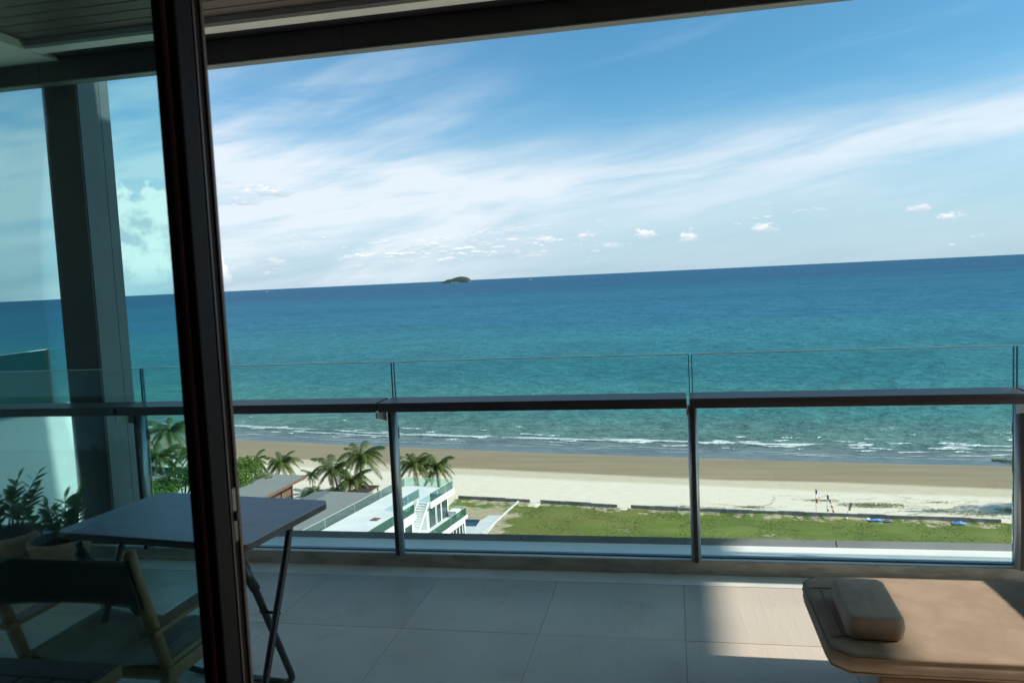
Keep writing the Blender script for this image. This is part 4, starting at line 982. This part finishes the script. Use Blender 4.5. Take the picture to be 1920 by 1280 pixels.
house('grey shingled house with red brown eaves seen through the tinted glass', -82.5, -73.8, 88.0, 107.2, -25.0, rad(-1.0), .7)
pg = thing('pergola', 'flat dark brown garden pergola beside the palms', 'pergola', (-43.1, 102.8, G), rad(-4))
for sx in (-1.25, 1.25):
    for sy in (-2.0, 2.0): obj('post', box(sx - .07, sx + .07, sy - .07, sy + .07, 0, 3.0), 'pergola_brown', pg)
obj('canopy', box(-1.45, 1.45, -2.3, 2.3, 3.001, 3.14, .02, 1), 'pergola_brown', pg)
for k in range(9): obj('slat', box(-1.46, 1.46, -2.2 + k * .52, -2.2 + k * .52 + .12, 3.141, 3.19), 'pergola_brown', pg)
obj('bench', box(-1.1, 1.1, .6, 1.4, .001, .45), 'fascia_brown', pg)

# ---- white villa with roof terraces
vl = thing('villa', 'white modern villa with glass railed roof terraces', 'villa', (-34.0, 70.5, G), rad(-9.5))
UZ, LZ2 = 7.0, 3.7
def vb(name, a, mat, par=vl, bev=0.0): return obj(name, box(*a, bev, 1), mat, par)
vb('wall', (-1.75, 2.30, -8, 19.9, 0, UZ - .701), 'villa_white')
vb('wall', (2.301, 4.45, -8, 9.9, 0, UZ - .701), 'villa_white')
vb('wall', (2.301, 3.85, 14.35, 19.9, 0, UZ - .701), 'villa_white')
vb('terrace_slab', (-2.0, 2.36, -8.2, 20.30, UZ - .70, UZ), 'villa_white')
vb('terrace_slab', (2.361, 4.72, -8.2, 10.30, UZ - .70, UZ), 'villa_white')
vb('terrace_slab', (2.361, 4.60, 14.05, 20.30, UZ - .70, UZ), 'villa_white')
vb('terrace_floor', (-1.80, 2.30, -8, 20.1, UZ + .001, UZ + .03), 'villa_deck')
vb('terrace_floor', (2.301, 4.50, -8, 10.1, UZ + .001, UZ + .03), 'villa_deck')
vb('terrace_floor', (2.301, 4.40, 14.25, 20.1, UZ + .001, UZ + .03), 'villa_deck')
def rail(a, n=1, axis='v'):
    x0, x1, y0, y1, z0 = a
    for k in range(n):
        if axis == 'v': q = (x0 - .012, x0 + .012, y0 + (y1 - y0) * k / n + .015, y0 + (y1 - y0) * (k + 1) / n - .015)
        else: q = (x0 + (x1 - x0) * k / n + .015, x0 + (x1 - x0) * (k + 1) / n - .015, y0 - .012, y0 + .012)
        gp = obj('glass_rail', box(*q, z0, z0 + 1.0), 'villa_glass', vl)
        obj('rail_cap', box(q[0] - .006, q[1] + .006, q[2], q[3], z0 + 1.001, z0 + 1.02), 'glass_edge', gp)
rail((-1.93, -1.93, -8, 20.2, UZ + .002), 5)
rail((-1.9, 4.50, 20.22, 20.22, UZ + .002), 4, 'u')
rail((4.53, 4.53, 14.1, 20.2, UZ + .002), 3)
rail((2.33, 2.33, 10.4, 15.8, UZ + .032), 2)
rail((4.65, 4.65, -8, 10.2, UZ + .002), 4)
rail((2.4, 4.60, 10.24, 10.24, UZ + .002), 1, 'u')
vb('roof_hatch', (1.3, 2.1, 6.5, 7.4, UZ + .031, UZ + .10), 'fascia_brown')
# lower terrace wing
vb('wing_wall', (2.305, 5.75, 10.31, 14.34, 0, LZ2 - .351), 'villa_white')
vb('wing_wall', (3.855, 5.75, 14.345, 20.4, 0, LZ2 - .351), 'villa_white')
vb('wing_wall', (4.46, 5.75, 4.0, 10.305, 0, LZ2 - .351), 'villa_white')
vb('wing_slab', (4.455, 5.95, 3.8, 20.75, LZ2 - .35, LZ2), 'villa_white')
vb('wing_slab', (2.304, 4.454, 10.31, 14.34, LZ2 - .35, LZ2), 'villa_white')
vb('wing_slab', (3.852, 4.454, 14.341, 20.75, LZ2 - .35, LZ2), 'villa_white')
vb('terrace_floor', (2.31, 5.80, 10.32, 14.33, LZ2 + .001, LZ2 + .02), 'villa_deck')
vb('terrace_floor', (3.86, 5.80, 14.34, 20.6, LZ2 + .001, LZ2 + .02), 'villa_deck')
rail((5.88, 5.88, 3.9, 20.6, LZ2 + .002), 4)
rail((3.95, 5.80, 20.68, 20.68, LZ2 + .002), 1, 'u')
vb('planter_box', (4.2, 5.2, 19.3, 20.5, LZ2 + .021, LZ2 + .75), 'villa_white')
for (y0, y1) in ((14.7, 16.4), (16.7, 17.8), (18.0, 19.6)):
    w_ = vb('window', (3.853, 3.90, y0, y1, LZ2 + .05, LZ2 + 2.35), 'window_dark')
    vb('window_frame', (3.901, 3.94, y0 - .05, y0 + .03, LZ2 + .05, LZ2 + 2.35), 'villa_white', w_); vb('window_frame', (3.901, 3.94, y1 - .03, y1 + .05, LZ2 + .05, LZ2 + 2.35), 'villa_white', w_)
for (y0, y1) in ((16.4, 19.9),):
    w_ = vb('window', (5.753, 5.80, y0, y1, .3, 2.9), 'window_dark')
    for q in np.linspace(y0, y1, 5): vb('window_frame', (5.801, 5.84, q - .04, q + .04, .3, 2.9), 'frame_dark', w_)
    for q in np.linspace(y0 + .3, y1 - .6, 4): vb('curtain', (5.801, 5.815, q + .06, q + .32, .35, 2.85), 'curtain', w_)
w_ = vb('window', (4.455, 4.50, 8.2, 9.7, LZ2 + .2, LZ2 + 2.2), 'window_dark')
# outside stair from the lower terrace up to the roof
ns = 15
for k in range(ns):
    v0 = 10.45 + k * (3.5 / ns); z0 = LZ2 + .02 + (k + 1) * (UZ - LZ2 - .02) / (ns + 0.0)
    vb('stair_step', (3.15, 4.35, v0, v0 + .27, z0 - .06, z0), 'villa_white')
for uu in (3.05, 4.36):
    b = bmesh.new(); pr = [(10.3, LZ2 + .03), (10.6, LZ2 + .03), (14.0, UZ - .12), (14.0, UZ + .1), (13.8, UZ + .1)]
    A = [b.verts.new((uu, a, c)) for a, c in pr]; B = [b.verts.new((uu + .07, a, c)) for a, c in pr]; b.faces.new(A); b.faces.new(B[::-1])
    for q in range(5): b.faces.new((A[q], B[q], B[(q + 1) % 5], A[(q + 1) % 5]))
    bmesh.ops.recalc_face_normals(b, faces=list(b.faces)); obj('stair_string', b, 'villa_white', vl)
pd = thing('pool_deck', 'pale paved pool deck with a dark pool beside the villa', 'pool deck', (-25.2, 97.0, G))
obj('paving', prism([(-3.6, -6.5), (1.75, -6.5), (1.75, -4.0), (2.05, 4.1), (0.35, 4.0), (-0.15, 1.75), (-3.6, 1.9)], .06, .26), 'pool_deck', pd)
obj('pool_water', prism([(-2.6, -0.75), (-0.20, -0.80), (-0.25, 1.45), (-2.6, 1.6)], .261, .275), 'pool_water', pd)
for a in ((-2.75, -2.6, -0.75, 1.6), (-2.6, -0.25, 1.46, 1.72)): obj('pool_coping', box(*a, .261, .45), 'concrete', pd)

# ---- far out: island and boats
rn = random.Random(2)
isl = thing('island', 'small dark wooded island on the horizon', 'island', (-3003, 11000, SEA)); isl['kind'] = 'structure'
V, F = [], []; n, mm = 60, 26
def ih(u):
    return float(np.interp(u, [-1, -.93, -.62, -.35, 0, .25, .5, .8, .95, 1], [0, .30, .58, .66, .92, 1.0, .97, .78, .45, 0])) * 80
for j in range(mm + 1):
    for i in range(n + 1):
        u, v = i / n * 2 - 1, j / mm * 2 - 1
        hh_ = ih(u) * max(0, 1 - v * v) ** .7; V.append((u * 205, v * 110, hh_ + (rn.uniform(-4, 6) if hh_ > 8 else 0)))
for j in range(mm):
    for i in range(n): a = j * (n + 1) + i; F.append((a, a + 1, a + n + 2, a + n + 1))
pydata('forest', V, F, 'island_wood', isl)
b = bmesh.new(); bmesh.ops.create_icosphere(b, subdivisions=4, radius=1)
for v in b.verts: k = 1 + .05 * math.sin(v.co.x * 23) + .04 * math.sin(v.co.y * 17); v.co = Vector((v.co.x * 212 * k, v.co.y * 120 * k, max(-.1, v.co.z) * 17 * k))
obj('rocky_shore', b, 'island_rock', isl)
def boat(label, x_, y_, ln):
    o = thing('boat', label, 'boat', (x_, y_, SEA), rad(8), 'boats near the horizon')
    b = prism([(-ln * .5, -ln * .11), (ln * .25, -ln * .12), (ln * .5, 0), (ln * .25, ln * .12), (-ln * .5, ln * .11)], -.5, ln * .09)
    for v in b.verts:
        if v.co.z < 0: v.co.x *= .85; v.co.y *= .6
    obj('hull', b, 'boat_white', o); obj('cabin', box(-ln * .36, -ln * .05, -ln * .08, ln * .08, ln * .0901, ln * .25, .3, 1), 'boat_white', o)
    obj('mast', tube([(ln * .05, 0, ln * .0902), (ln * .05, 0, ln * .36)], .35, 6), 'boat_white', o)
boat('tiny white boat on the horizon between the door frame and the island', -4700, 8700, 34)
boat('tiny white boat on the horizon on the other side of the island', -1580, 9000, 30)
